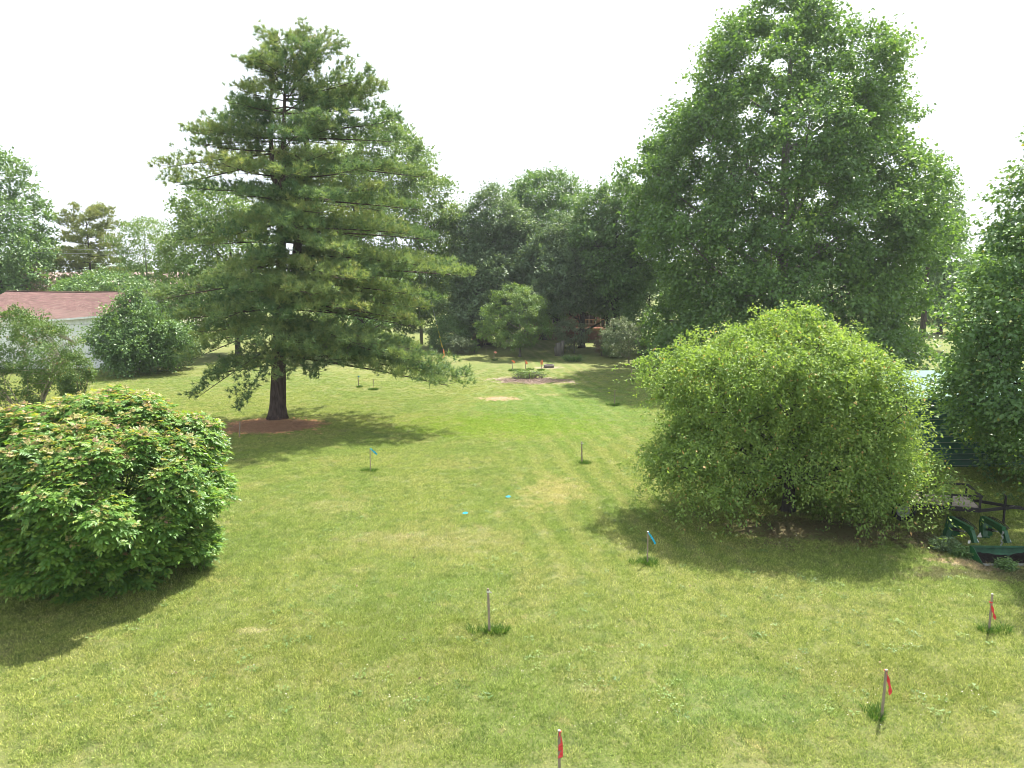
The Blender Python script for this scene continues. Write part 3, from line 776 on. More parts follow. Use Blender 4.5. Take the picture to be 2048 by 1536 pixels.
multistem('crape_myrtle', 'multi-stemmed upright shrub with tan stems at the left edge before the barn', 38, 856,
          [(850, 15, 65), (820, -10, 90), (790, -40, 100), (760, -70, 120), (730, -80, 150), (700, -80, 160), (680, -70, 148), (660, -50, 120), (640, -20, 75), (628, 0, 50)], gp(40, 856).y, M['myrtle_leaf'], 301, 11, 200, .5, 11, 10, .11, .065, .045, M['bark_pale'])
multistem('crape_myrtle', 'smaller thin-stemmed shrub behind the left edge one, near the barn', 142, 806,
          [(795, 130, 155), (780, 112, 172), (762, 100, 182), (745, 96, 188), (728, 108, 180), (716, 125, 160)], gp(142, 806).y, M['myrtle_leaf'], 302, 10, 70, .42, 11, 10, .11, .065, .022, M['bark_pale'])

# ------------------------------------------------------------------ foreground shrub with compound leaves
def build_big_shrub():
    rng = np.random.default_rng(77); rnd = random.Random(77)
    Y = 16.4; b = Vector((at(206, 1180, Y).x, Y, 0))
    # template shoots: whorls of pinnate leaves, young reddish ones at the tip
    temps = []; low = []
    for tnum in range(6):
        P = []; D = []; N = []; Ls = []; Ws = []; tint = []
        red = tnum >= 3
        nlv = 7
        for q in range(nlv):
            az = q * 2.4 + rnd.uniform(-.3, .3); h = -.16 + .2 * q / nlv; el = .05 + .75 * q / nlv + rnd.uniform(-.15, .15)
            young = q >= nlv - 2
            d = Vector((math.cos(az) * math.cos(el), math.sin(az) * math.cos(el), math.sin(el)))
            ln = (.20 if not young else .12) * rnd.uniform(.8, 1.15)
            side = d.cross(Vector((0, 0, 1))).normalized(); up = side.cross(d)
            np_ = 4 if not young else 3
            tv = rnd.uniform(.22, .76) if not young else (rnd.uniform(.86, 1.0) if red else rnd.uniform(.60, .82))
            o = Vector((0, 0, h))
            for i in range(np_):
                t = .30 + .62 * i / np_
                for sg in (-1, 1):
                    P.append(o + d * ln * t - up * .05 * t * t); dd = d * .55 + side * sg * .85 - Vector((0, 0, .22)); D.append(dd); N.append(up + side * sg * -.15 + Vector((rnd.uniform(-.2, .2), rnd.uniform(-.2, .2), 0)))
                    s_ = (.088 if not young else .070) * rnd.uniform(.85, 1.15); Ls.append(s_); Ws.append(s_ * .46); tint.append(tv + rnd.uniform(-.05, .05))
            P.append(o + d * ln * .92 - up * .05); D.append(d - Vector((0, 0, .2))); N.append(up); Ls.append(.11 if not young else .06); Ws.append(.05 if not young else .027); tint.append(tv)
        P = np.array([tuple(p) for p in P]); D = unit(np.array([tuple(p) for p in D])); N = np.array([tuple(p) for p in N]); Ls = np.array(Ls); Ws = np.array(Ws)
        # six-triangle leaflets: pointed tip, folded along the midrib, bent down
        S = unit(np.cross(D, N)); N = np.cross(S, D); l = Ls[:, None]; w = Ws[:, None]
        v = [P, P + D * l * .35 + S * w * .5 + N * w * .16, P + D * l * .35 - S * w * .5 + N * w * .16, P + D * l * .4, P + D * l * .72 + S * w * .33 + N * w * .02, P + D * l * .72 - S * w * .33 + N * w * .02, P + D * l * 1.0 - N * l * .16]
        V = np.stack(v, 1).reshape(-1, 3); base = (np.arange(len(P)) * 7)[:, None]
        T = np.stack([base + np.array(q) for q in ((0, 3, 1), (0, 2, 3), (1, 3, 4), (3, 2, 5), (3, 6, 4), (3, 5, 6))], 1).reshape(-1, 3)
        tt = np.repeat(np.clip(np.array(tint), 0, 1), 6)
        sm = MB(); sm.tube([(0, 0, -.3), (0, 0, .06)], [.006, .004], 3, caps=False)
        for q in range(nlv):
            pp = P[q * 9 if q < nlv - 2 else (nlv - 2) * 9 + (q - nlv + 2) * 7: (q + 1) * 9 if q < nlv - 2 else (nlv - 2) * 9 + (q - nlv + 3) * 7]
            hh = -.16 + .2 * q / nlv
            chain = [(0, 0, hh)] + [tuple(pp[i]) for i in range(0, len(pp) - 1, 2)] + [tuple(pp[-1])]
            sm.tube(chain, [.004] * len(chain), 3, caps=False)
        sv = np.array(sm.v); sf = np.array(sm.f); st3 = np.concatenate([sf[:, [0, 1, 2]], sf[:, [0, 2, 3]]])
        T = np.concatenate([T, st3 + len(V)]); V = np.concatenate([V, sv]); tt = np.concatenate([tt, np.full(len(st3), .5)])
        v = np.stack([P, P + D * l * .42 + S * w * .55 + N * w * .14, P + D * l - N * l * .16, P + D * l * .42 - S * w * .55 + N * w * .14], 1).reshape(-1, 3); base = (np.arange(len(P)) * 4)[:, None]
        T4 = np.stack([base + np.array(q) for q in ((0, 1, 2), (0, 2, 3))], 1).reshape(-1, 3); V4 = np.concatenate([v, sv[:6]])
        T4 = np.concatenate([T4, np.array([[0, 1, 4], [0, 4, 3]]) + len(v)])
        low.append((V4, T4, np.concatenate([np.repeat(np.clip(np.array(tint), 0, 1), 2), [.5, .5]])))
        temps.append((V, T, tt))
    # shoots in a lobed dome
    prof = [(.15, 1.15, 1.75), (.7, 1.75, 2.2), (1.4, 2.5, 2.6), (2.1, 2.95, 2.85), (2.8, 2.8, 2.7), (3.3, 2.3, 2.3), (3.7, 1.6, 1.6), (4.05, .8, .8)]
    pa = np.array(prof); cz = 1.9
    dom = []
    while len(dom) < 92:
        z = rng.uniform(.25, 4.0); th = rng.uniform(0, 6.283)
        if math.sin(th) > .3 and rng.uniform() > .5: continue
        rl = np.interp(z, pa[:, 0], pa[:, 1]); rr_ = np.interp(z, pa[:, 0], pa[:, 2]); r = rl + (rr_ - rl) * (.5 + .5 * math.cos(th))
        if rng.uniform() > r / 2.8 + .15: continue
        k = max(0, r - .42) * (rng.uniform(.80, 1.06) if rng.uniform() > .12 else rng.uniform(.2, .7))
        p = np.array([math.cos(th) * k, math.sin(th) * k, z])
        if dom and (((np.array(dom)[:, :3] - p) ** 2).sum(1)).min() < .50 ** 2: continue
        dom.append(np.array([*p, rng.uniform(.42, .78)]))
    pts = []; nrm = []
    for dmx in dom:
        c0, R0 = dmx[:3], dmx[3]; out = unit(np.array([[c0[0], c0[1], 0.0]]))[0]
        n_ = int(68 * R0 ** 1.3 / .6); q = 0
        while q < n_:
            d = unit(rng.normal(size=(1, 3)))[0]; d = unit((d + out * .45 + np.array([0, 0, .55]))[None])[0]
            p = c0 + d * R0 * np.array([1.12, 1.12, .72]) * (1 - .35 * rng.uniform() ** 2); q += 1
            if p[2] < .12: continue
            pts.append(p); nrm.append(unit((d * .45 + out * .05 + np.array([0, 0, .95]))[None])[0])
    pts = np.array(pts); nrm = np.array(nrm); print('shoots', len(pts))
    # top cap
    root = empty('compound_leaf_shrub', b)
    tag(root, 'big round glossy green shrub with reddish new leaf tips, at the lower left', 'shrub')
    campos = np.array([0 - b.x, 0 - b.y, CAMZ])
    toc = unit(campos - pts); facing = (toc * nrm).sum(1)
    wp = pts + np.array(tuple(b))
    inview = np.array([(1024 + F * p[0] / (p[1] * cP)) > -20 for p in wp])
    rk = np.linalg.norm((pts - np.array([0, 0, cz])) / np.array([2.8, 2.7, 2.0]), axis=1)
    score = facing + rk * 1.2 - 5 * (~inview) + rng.uniform(0, .5, len(pts))
    order = np.argsort(-score); single = set(order[:290].tolist())
    me_t = [np_mesh('leafy_shoot', V, T, M['shrub_leaf'], tt) for V, T, tt in temps]
    AV = []; AT = []; AC = []; off = 0
    for i in range(len(pts)):
        n = Vector(nrm[i]) + Vector((rnd.uniform(-.3, .3), rnd.uniform(-.3, .3), rnd.uniform(-.2, .2))); n.normalize()
        q = n.to_track_quat('Z', 'Y').to_matrix().to_4x4() @ Matrix.Rotation(rnd.uniform(0, 6.28), 4, 'Z')
        s = rnd.uniform(.85, 1.3)
        redtip = rnd.random() < (.16 + .80 * max(0, (pts[i][2] - 2.2) / 1.6)) * (1 if rk[i] > .8 else .25)
        k = rnd.randrange(3, 6) if redtip else rnd.randrange(0, 3)
        if i in single:
            o = bpy.data.objects.new('leafy_shoot', me_t[k]); col.objects.link(o); o.parent = root
            o.matrix_basis = Matrix.Translation(Vector(pts[i])) @ q @ Matrix.Scale(s, 4)
        else:
            V, T, tt = low[k]
            Mx = np.array(q.to_3x3()) * s
            AV.append(V @ Mx.T + pts[i]); AT.append(T + off); AC.append(np.clip(tt + rnd.uniform(-.06, .06), 0, 1)); off += len(V)
    V = np.concatenate(AV); V[:, 2] = np.maximum(V[:, 2], .02)
    link('foliage', np_mesh('shrub_foliage', V, np.concatenate(AT), M['shrub_leaf'], np.concatenate(AC)), root, kind='stuff')
    print('big shrub tris', sum(len(a) for a in AT))
    mb = MB()
    for q in range(14):
        a = 6.283 * q / 14; e = Vector(pts[int(rng.integers(len(pts)))]) * .85; s0 = Vector((math.cos(a) * .25, math.sin(a) * .25, 0))
        mb.tube(bez(s0, s0.lerp(e, .4) + Vector((0, 0, .5)), e, 7), [.035 * (1 - .75 * i / 6) for i in range(7)], 6, caps=False)
    for i in range(0, len(pts), 3):
        e = Vector(pts[i]); s0 = Vector((pts[i][0] * .72, pts[i][1] * .72, max(.2, cz + (pts[i][2] - cz) * .72 - .12)))
        mb.tube([s0, e], [.009, .004], 3, caps=False)
    mb.build('stems', M['bark_grey'], root, kind='stuff')
build_big_shrub()

# ------------------------------------------------------------------ more materials
M['white_paint'] = solid('weathered_white_paint', (.80, .81, .82), .7, .25, .12, 3, .3, 22, (2.5, 2.5, .5))
M['red_ribbon'] = solid('red_ribbon', (.62, .045, .05), .5, .4, .1, 4)
M['orange_ribbon'] = solid('orange_ribbon', (.85, .25, .10), .5, .4, .1, 4)
M['pink_ribbon'] = solid('pink_ribbon', (.75, .30, .22), .5, .4, .1, 4)
M['blue_ribbon'] = solid('blue_ribbon', (.02, .38, .62), .45, .4, .1, 4)
M['stake_wood'] = solid('weathered_stake_wood', (.30, .245, .185), .85, .2, .3, 14, .5, 40, (3, 3, .4))
M['stake_top'] = solid('pale_stake_top', (.66, .64, .58), .8, .2, .1, 14)
M['green_paint'] = solid('green_machine_paint', (.008, .075, .022), .42, .45, .3, 5, c2=(.006, .048, .014))
M['green_worn'] = solid('worn_green_bucket', (.022, .080, .042), .65, .3, .35, 6, .2)
M['black_metal'] = solid('black_painted_steel', (.018, .016, .017), .5, .4, .3, 8)
M['tyre'] = solid('tyre_rubber', (.022, .022, .022), .85, .2, .2, 12, .4)
M['steel'] = solid('bare_steel', (.45, .46, .47), .35, .5, .2, 10, metal=.7)
M['plank'] = solid('grey_deck_plank', (.42, .35, .30), .85, .2, .35, 5, .6, 30, (.5, 4, 4))
M['soil'] = solid('dark_soil', (.009, .007, .006), .95, .1, .4, 12, 1.0, 14)
M['roof_green'] = solid('pale_green_roof_metal', (.12, .20, .175), .65, .2, .08, 2)
M['siding_green'] = solid('dark_green_siding', (.050, .150, .125), .45, .5, .15, 3)
M['edge_green'] = solid('pale_panel_edge', (.30, .38, .36), .4, .5, .1, 3)
M['pole_wood'] = solid('utility_pole_wood', (.33, .30, .27), .9, .15, .2, 5, .5, 20, (2, 2, .3))
M['yellow'] = solid('yellow_guard', (.75, .56, .03), .5, .4, .1, 3)
M['wire'] = solid('wire', (.30, .30, .31), .6, .3, .1, 3)
M['deck_red'] = solid('red_stained_wood', (.20, .075, .045), .8, .2, .3, 5)
M['deck_tan'] = solid('tan_wood', (.30, .17, .09), .8, .2, .25, 5)
M['glass_dark'] = solid('dark_window_glass', (.02, .025, .03), .1, .6, .1, 3)
M['trim'] = solid('cream_trim', (.55, .50, .42), .7, .2, .1, 3)
M['rust_ring'] = solid('grey_brown_ring', (.17, .145, .135), .85, .2, .3, 8, .4)
M['mulch'] = solid('mulch_chips', (.20, .14, .11), .95, .1, .45, 20, .6)
M['straw'] = leaf_mat('pine_straw', [(0, (.28, .15, .09)), (.6, (.46, .27, .16)), (1, (.58, .38, .24))], .1, (1.1, 1, .8), .8, .1)
M['chip'] = leaf_mat('bark_chips', [(0, (.10, .07, .055)), (.6, (.24, .17, .14)), (1, (.42, .33, .29))], .05, (1, 1, 1), .9, .1)
M['litter'] = leaf_mat('fallen_leaves', [(0, (.06, .045, .025)), (.6, (.15, .11, .06)), (1, (.30, .24, .14))], .2, (1.1, 1, .7), .8, .1)
M['clover'] = solid('clover_flower', (.62, .60, .54), .8, .2, .1, 3)

def brick_mat(name, c1, c2, mort, sx, sy, rough=.85, msize=.02):
    m, nt, out = mat(name)
    tc = nt.nodes.new('ShaderNodeTexCoord'); sp = nt.nodes.new('ShaderNodeSeparateXYZ'); nt.links.new(tc.outputs['Object'], sp.inputs[0])
    ad = nt.nodes.new('ShaderNodeMath'); ad.operation = 'ADD'; nt.links.new(sp.outputs[0], ad.inputs[0]); nt.links.new(sp.outputs[1], ad.inputs[1])
    cb = nt.nodes.new('ShaderNodeCombineXYZ'); nt.links.new(ad.outputs[0], cb.inputs[0]); nt.links.new(sp.outputs[2], cb.inputs[1])
    bt = nt.nodes.new('ShaderNodeTexBrick'); nt.links.new(cb.outputs[0], bt.inputs[0])
    bt.inputs['Color1'].default_value = (*c1, 1); bt.inputs['Color2'].default_value = (*c2, 1); bt.inputs['Mortar'].default_value = (*mort, 1)
    bt.inputs['Scale'].default_value = 1; bt.inputs['Brick Width'].default_value = sx; bt.inputs['Row Height'].default_value = sy; bt.inputs['Mortar Size'].default_value = msize
    n = noise(nt, tc.outputs['Object'], 1.3, 5, .65); r = ramp(nt, [(.3, (.78, .78, .78)), (.7, (1.15, 1.12, 1.12))]); nt.links.new(n.outputs[0], r.inputs[0])
    mm = nt.nodes.new('ShaderNodeMix'); mm.data_type = 'RGBA'; mm.blend_type = 'MULTIPLY'; mm.inputs[0].default_value = 1
    nt.links.new(bt.outputs[0], mm.inputs[6]); nt.links.new(r.outputs[0], mm.inputs[7])
    p = nt.nodes.new('ShaderNodeBsdfPrincipled'); nt.links.new(mm.outputs[2], p.inputs['Base Color']); p.inputs['Roughness'].default_value = rough; p.inputs['Specular IOR Level'].default_value = .2
    nt.links.new(p.outputs[0], out.inputs[0]); return m
M['shingle'] = brick_mat('reddish_brown_shingles', (.165, .095, .088), (.22, .13, .12), (.12, .07, .065), .32, .055, msize=.004)
M['shingle_pink'] = brick_mat('faded_pink_shingles', (.42, .30, .27), (.50, .37, .34), (.34, .24, .22), .4, .08, msize=.006)
M['brick'] = brick_mat('red_brick_wall', (.19, .075, .05), (.25, .11, .07), (.22, .18, .15), .22, .075, msize=.012)
M['shingle_grey'] = solid('grey_roof', (.22, .22, .25), .85, .2, .15, 2)

# ------------------------------------------------------------------ white barn
def build_barn():
    x0, x1 = -40.2, -29.5; y0, y1, yr = 54.0, 64.0, 59.0; ze, zr = 4.15, 5.72
    b = Vector((x1, y0, 0)); root = empty('barn', b); tag(root, 'old white board barn with a sagging reddish-brown shingle roof', 'barn')
    rnd = random.Random(5)
    sag = lambda x: -.30 * math.sin(math.pi * min(1, max(0, (x - x0) / (x1 - x0)))) ** 1.5
    mb = MB()
    x = x0
    while x < x1 - .05:
        w = .205; top = ze + sag(x + .1) - .06
        for za, zb in ((.12, 1.22), (1.24, 3.40), (3.42, top)):
            j = rnd.uniform(-.006, .006)
            mb.box((x - b.x, j, za), (min(x + w - .012, x1) - b.x, .03 + j, zb - rnd.uniform(0, .006)))
        x += w
    mb.build('siding', M['white_paint'], root, kind='stuff')
    mb = MB(); mb.box((x0 - b.x + .01, .045, .0), (-.02, .09, ze - .35)); mb.build('wall', M['bark_dark'], root)
    mb = MB(); y = y0
    while y < y1 - .05:
        t = 1 - abs((y + .1) - yr) / (yr - y0); top = ze + (zr - ze) * t - .12
        mb.box((-.03 + rnd.uniform(-.006, .006), y - b.y + .04, .12), (0, y - b.y + .04 + .19, top)); y += .205
    mb.build('gable_siding', M['white_paint'], root, kind='stuff')
    # roof courses, each a strip set proud of the one above
    mb = MB(); n = 40; m = 26
    for side in (0, 1):
        for k in range(n):
            ta, tb = k / n, (k + 1) / n          # from ridge down to eave
            for i in range(m):
                xa = x0 - .25 + (x1 - x0 + .5) * i / m; xb = x0 - .25 + (x1 - x0 + .5) * (i + 1) / m
                pts = []
                for (xx, t, lift) in ((xa, tb, .022), (xb, tb, .022), (xb, ta, 0), (xa, ta, 0)):
                    yy = yr - (yr - y0 + .35) * t if side == 0 else yr + (y1 - yr + .35) * t
                    zz = zr - (zr - ze + .1) * t + sag(xx) * (.25 + .75 * t) + lift * .5 + (.02 * math.sin(xx * 2.1) * t)
                    pts.append((xx - b.x, yy - b.y, zz))
                if side: pts = pts[::-1]
                mb.face(pts)
    mb.build('roof', M['shingle'], root)
    mb = MB()
    for i in range(m):
        xa = x0 - .25 + (x1 - x0 + .5) * i / m; xb = x0 - .25 + (x1 - x0 + .5) * (i + 1) / m
        mb.bar((xa - b.x, -.33, ze - .14 + sag(xa)), (xb - b.x, -.33, ze - .14 + sag(xb)), .03, .13)
    mb.build('fascia', M['white_paint'], root)
    mb = MB()
    for sgn in (-1, 1):
        e = (yr - y0 + .35) * sgn
        mb.bar((.24, yr - b.y, zr - .10), (.24, yr - b.y + e, ze - .2), .03, .15)
    mb.build('rake_board', M['trim'], root)
    mb = MB()
    for i in range(m):
        xa = x0 - .25 + (x1 - x0 + .5) * i / m; xb = x0 - .25 + (x1 - x0 + .5) * (i + 1) / m
        mb.bar((xa - b.x, yr - b.y, zr + .03 + sag(xa) * .25), (xb - b.x, yr - b.y, zr + .03 + sag(xb) * .25), .24, .03)
    mb.build('ridge_cap', M['shingle'], root)
build_barn()

# ------------------------------------------------------------------ distant and hidden houses
def gable_house(name, label, x0, x1, y0, y1, ze, zr, wallm, roofm, wins=()):
    b = Vector(((x0 + x1) / 2, y0, 0)); root = empty(name, b); tag(root, label, 'house')
    hx = (x1 - x0) / 2; dy = y1 - y0
    mb = MB(); mb.box((-hx, 0, 0), (hx, dy, ze))
    mb.face([(-hx, 0, ze), (-hx, dy, ze), (-hx, dy / 2, zr)]); mb.face([(hx, 0, ze), (hx, dy / 2, zr), (hx, dy, ze)])
    mb.build('wall', wallm, root)
    mb = MB(); e = .45
    sl = (zr - ze) / (dy / 2)
    mb.prism([(-hx - e, 0), (hx + e, 0), (hx + e, 1), (-hx - e, 1)], (0, -e, ze - e * sl + .02), (1, 0, 0), (0, dy / 2 + e, zr - ze + e * sl), (0, 0, 1), .12)
    mb.prism([(-hx - e, 0), (hx + e, 0), (hx + e, 1), (-hx - e, 1)], (0, dy + e, ze - e * sl + .02), (1, 0, 0), (0, -dy / 2 - e, zr - ze + e * sl), (0, 0, 1), .12)
    mb.build('roof', roofm, root)
    mb = MB(); mb.box((-hx - e, -e - .05, ze - e * sl - .12), (hx + e, -e - .01, ze - e * sl + .12)); mb.build('fascia', M['trim'], root)
    for (cx, cz, w, h, nm) in wins:
        mb = MB(); t = .08
        for a, c in (((cx - w/2 - t, -.06, cz - h/2 - t), (cx + w/2 + t, -.003, cz - h/2)), ((cx - w/2 - t, -.06, cz + h/2), (cx + w/2 + t, -.003, cz + h/2 + t)),
                     ((cx - w/2 - t, -.06, cz - h/2), (cx - w/2, -.003, cz + h/2)), ((cx + w/2, -.06, cz - h/2), (cx + w/2 + t, -.003, cz + h/2)),
                     ((cx - .02, -.05, cz - h/2), (cx + .02, -.02, cz + h/2))): mb.box(a, c)
        f = mb.build(nm, M['trim'], root)
        mb = MB(); mb.box((cx - w/2, -.02, cz - h/2), (cx + w/2, -.006, cz + h/2)); mb.build('pane', M['glass_dark'], f)
    return root

hx0, hx1 = at(1050, 640, 80).x, at(1240, 640, 80).x
gable_house('brick_house', 'brick house with a faded pinkish roof, mostly hidden by the dark grove', hx0, hx1, 80, 89, 3.6, 6.0, M['brick'], M['shingle_pink'],
            wins=((1.8, 2.35, 1.4, 1.2, 'window'), (-1.5, 2.35, 1.2, 1.2, 'window'), (3.6, 2.2, .95, 1.9, 'door')))
gable_house('distant_house', 'house with a pale pinkish roof far behind the barn and the yellowing pine', at(60, 570, 92).x, at(345, 570, 92).x, 92, 101, 4.7, 7.2, M['trim'], M['shingle_pink'],
            wins=((-4, 3.2, 1.2, 1.2, 'window'), (3, 3.2, 1.2, 1.2, 'window')))
gable_house('distant_house', 'grey-roofed white house in the far gap by the right edge tree', at(1905, 600, 140).x, at(1985, 600, 140).x, 140, 149, 2.6, 5.2, M['white_paint'], M['shingle_grey'],
            wins=((0, 1.4, 1.4, 1.1, 'window'),))

def build_deck():
    Y = 76.5; a = at(1146, 657, Y); c = at(1209, 657, Y); root = empty('deck', Vector(((a.x + c.x) / 2, Y, 0)))
    tag(root, 'raised reddish wooden deck with a baluster railing behind the brick house trees', 'deck'); h = (c.x - a.x) / 2; z = a.z
    mb = MB(); mb.box((-h, 0, z - .22), (h, .06, z + .02)); mb.build('rim_board', M['deck_tan'], root)
    mb = MB()
    for k in range(24): mb.box((-h, .08 + k * .14, z - .04), (h, .08 + k * .14 + .13, z))
    mb.build('floor_boards', M['deck_red'], root, kind='stuff')
    for x in (-h + .1, 0, h - .1):
        mb = MB(); mb.box((x - .06, .07, 0), (x + .06, .19, z - .225)); mb.build('post', M['deck_red'], root)
    mb = MB(); mb.box((-h, .0, z + .92), (h, .1, z + .97)); mb.build('handrail', M['deck_tan'], root)
    mb = MB(); n = int(2 * h / .14)
    for k in range(n + 1): x = -h + .02 + (2 * h - .06) * k / n; mb.box((x, .02, z + .023), (x + .035, .055, z + .918))
    mb.build('balusters', M['deck_tan'], root, kind='stuff')
build_deck()
def build_low_fence():
    p = gp(1256, 686); q = gp(1296, 697); root = empty('wooden_railing', p); tag(root, 'low tan wooden railing with dark balusters near the skirt of the huge tree', 'railing')
    d = q - p; L_ = d.length; d.normalize(); mb = MB()
    for zz in (.12, .85): mb.bar(Vector((0, 0, zz)), d * L_ + Vector((0, 0, zz)), .06, .08)
    mb.build('rail', M['deck_tan'], root); mb = MB(); n = int(L_ / .16)
    for k in range(n + 1): v = d * (L_ * k / n); mb.bar(v + Vector((0, .05, .02)), v + Vector((0, .05, .86)), .035)
    mb.build('balusters', M['deck_tan'], root, kind='stuff')
build_low_fence()

# ------------------------------------------------------------------ green metal building at the right
def build_green_building():
    A = at(1830, 797, 25.6); root = empty('metal_building', Vector((A.x, 25.6, 0)), R(3)); tag(root, 'green metal outbuilding behind the right edge tree, pale ribbed roof', 'building')
    ze = A.z; W_, D_ = 7.5, 7.0
    mb = MB(); mb.box((.35, .40, 0), (W_, D_, ze - .02)); mb.build('wall', M['siding_green'], root)
    z = .10
    while z < ze - .25:
        mb = MB(); mb.prism([(0, 0), (.05, 0), (.012, .205), (0, .205)], (.33, .397, z), (0, -1, 0), (0, 0, 1), (1, 0, 0), W_ - .3)
        s_ = mb.build('siding_panel', M['siding_green'], root)
        mb = MB(); mb.box((.34, .336, z - .010), (W_ - .02, .345, z + .012)); mb.build('lip', M['edge_green'], s_)
        z += .215
    sl = .06; n = 9; pw = W_ / n
    me = None
    for k in range(n):
        if me is None:
            m_ = MB(); m_.prism([(0.0, 0), (pw - .04, 0), (pw - .04, .02), (0, .02)], (0, 0, 0), (1, 0, 0), (0, -sl, 1), (0, 3.6, 3.6 * sl), 1)
            m_.prism([(pw - .04, 0), (pw, 0), (pw - .01, .06), (pw - .03, .06)], (0, 0, 0), (1, 0, 0), (0, -sl, 1), (0, 3.6, 3.6 * sl), 1)
            me = m_.mesh('roof_panel', M['roof_green'])
        o = link('roof_panel', me, root); o.location = (k * pw, 0, ze)
    mb = MB(); mb.box((-.03, -.03, ze - .14), (W_ + .03, 0, ze - .003)); mb.build('fascia', M['siding_green'], root)
    mb = MB(); mb.prism([(0, 0), (W_, 0), (W_, .03), (0, .03)], (0, 3.65, ze + 3.6 * sl), (1, 0, 0), (0, sl, 1), (0, 3.6, -3.6 * sl), 1); mb.build('rear_roof', M['roof_green'], root)
build_green_building()

# ------------------------------------------------------------------ utility trailer
def build_trailer():
    z = .50
    NR = gp(1961, 1016, z); NL0 = gp(1870, 1009, z); u = (NL0 - NR); u.z = 0; u.normalize(); FR0 = gp(1936, 991, z)
    w = Vector((-u.y, u.x, 0)); w = w if w.y > 0 else -w
    wid = (FR0 - NR).dot(w); wid = max(1.25, min(wid, 1.9)); Ln = 3.2
    o0 = Vector((NR.x, NR.y, 0)); root = empty('utility_trailer', o0); tag(root, 'black utility trailer with grey plank deck and low pipe rails, beyond the orchard tree', 'trailer')
    P = lambda a, c, h: u * a + w * c + Vector((0, 0, h))
    mb = MB()
    for c in (0, wid): mb.bar(P(0, c, z - .07), P(Ln, c, z - .07), .06, .12)
    for a in (0, Ln): mb.bar(P(a, .03, z - .07), P(a, wid - .03, z - .07), .06, .12)
    for a in (.8, 1.6, 2.4): mb.bar(P(a, .03, z - .09), P(a, wid - .03, z - .09), .05, .06)
    mb.build('frame', M['black_metal'], root)
    n = 9; pw = (wid - .08) / n
    for k in range(n):
        mb = MB(); c = .04 + pw * (k + .5); mb.bar(P(.035, c, z + .002 + .004 * (k % 2)), P(Ln - .035, c, z + .002 + .004 * (k % 3)), pw - .012, .035); mb.build('plank', M['plank'], root)
    h = .33
    for c in (0, wid):
        mb = MB(); mb.bar(P(-.03, c, z + h), P(Ln, c, z + h), .055, .05); mb.build('side_rail', M['black_metal'], root)
        for a in (.02, .75, 1.5, 2.3, 3.15):
            mb = MB(); mb.bar(P(a, c, z - .008), P(a, c, z + h - .027), .05, .05, up=tuple(u)); mb.build('post', M['black_metal'], root)
    mb = MB(); mb.bar(P(0, .03, z + h + .002), P(0, wid - .03, z + h + .002), .055, .05); mb.build('front_rail', M['black_metal'], root)
    T_ = P(-1.02, wid * .45, z - .06)
    mb = MB()
    for c in (.05, wid - .05): mb.bar(P(.02, c, z - .10), T_, .06, .08)
    mb.bar(T_ + u * .12, T_ - u * .18, .08, .09); mb.build('tongue', M['black_metal'], root)
    mb = MB(); mb.bar(T_ - u * .16 + Vector((0, 0, -.02)), T_ - u * .36 + Vector((0, 0, -.01)), .09, .07); mb.tube([T_ - u * .32 + Vector((0, 0, -.06)), T_ - u * .32 + Vector((0, 0, .07))], [.045, .035], 8); mb.build('coupler', M['black_metal'], root)
    J = P(-.72, wid * .30, 0); mb = MB(); mb.tube([J + Vector((0, 0, .01)), J + Vector((0, 0, .80))], [.03, .033], 8); mb.tube([J, J + Vector((0, 0, .03))], [.07, .07], 10)
    mb.bar(J + Vector((0, 0, .80)), J + Vector((0, 0, .80)) + w * .16, .02); mb.build('jack', M['black_metal'], root)
    for c, s_ in ((-.20, -1), (wid + .20, 1)):
        C_ = P(2.0, c, .31); k = 22; mb = MB()
        prof = [(.19, -.085), (.26, -.10), (.305, -.08), (.31, 0), (.305, .08), (.26, .10), (.19, .085)]
        base = len(mb.v)
        for i in range(k):
            t = 6.2832 * i / k
            for r, a in prof: mb.v.append(tuple(C_ + u * (r * math.cos(t)) + Vector((0, 0, r * math.sin(t))) + w * a))
        for i in range(k):
            for j in range(len(prof) - 1):
                a = i * 7 + j; c2 = ((i + 1) % k) * 7 + j; mb.f.append((a, a + 1, c2 + 1, c2))
        wh = mb.build('wheel', M['tyre'], root, smooth=True)
        mb = MB(); mb.tube([C_ - w * .06, C_ - w * .02, C_ + w * .02, C_ + w * .06], [.19, .15, .15, .19], 18); mb.build('rim', M['steel'], wh)
        mb = MB()
        for i in range(7):
            t0 = math.pi * i / 7; t1 = math.pi * (i + 1) / 7
            q = [C_ + u * (.38 * math.cos(t)) + Vector((0, 0, .34 * math.sin(t) + .02)) for t in (t0, t1)]
            mb.face([q[0] - w * .13, q[1] - w * .13, q[1] + w * .13, q[0] + w * .13])
            mb.face([q[0] - w * .13 + Vector((0, 0, .008)), q[0] + w * .13 + Vector((0, 0, .008)), q[1] + w * .13 + Vector((0, 0, .008)), q[1] - w * .13 + Vector((0, 0, .008))])
        mb.build('fender', M['black_metal'], root)
build_trailer()

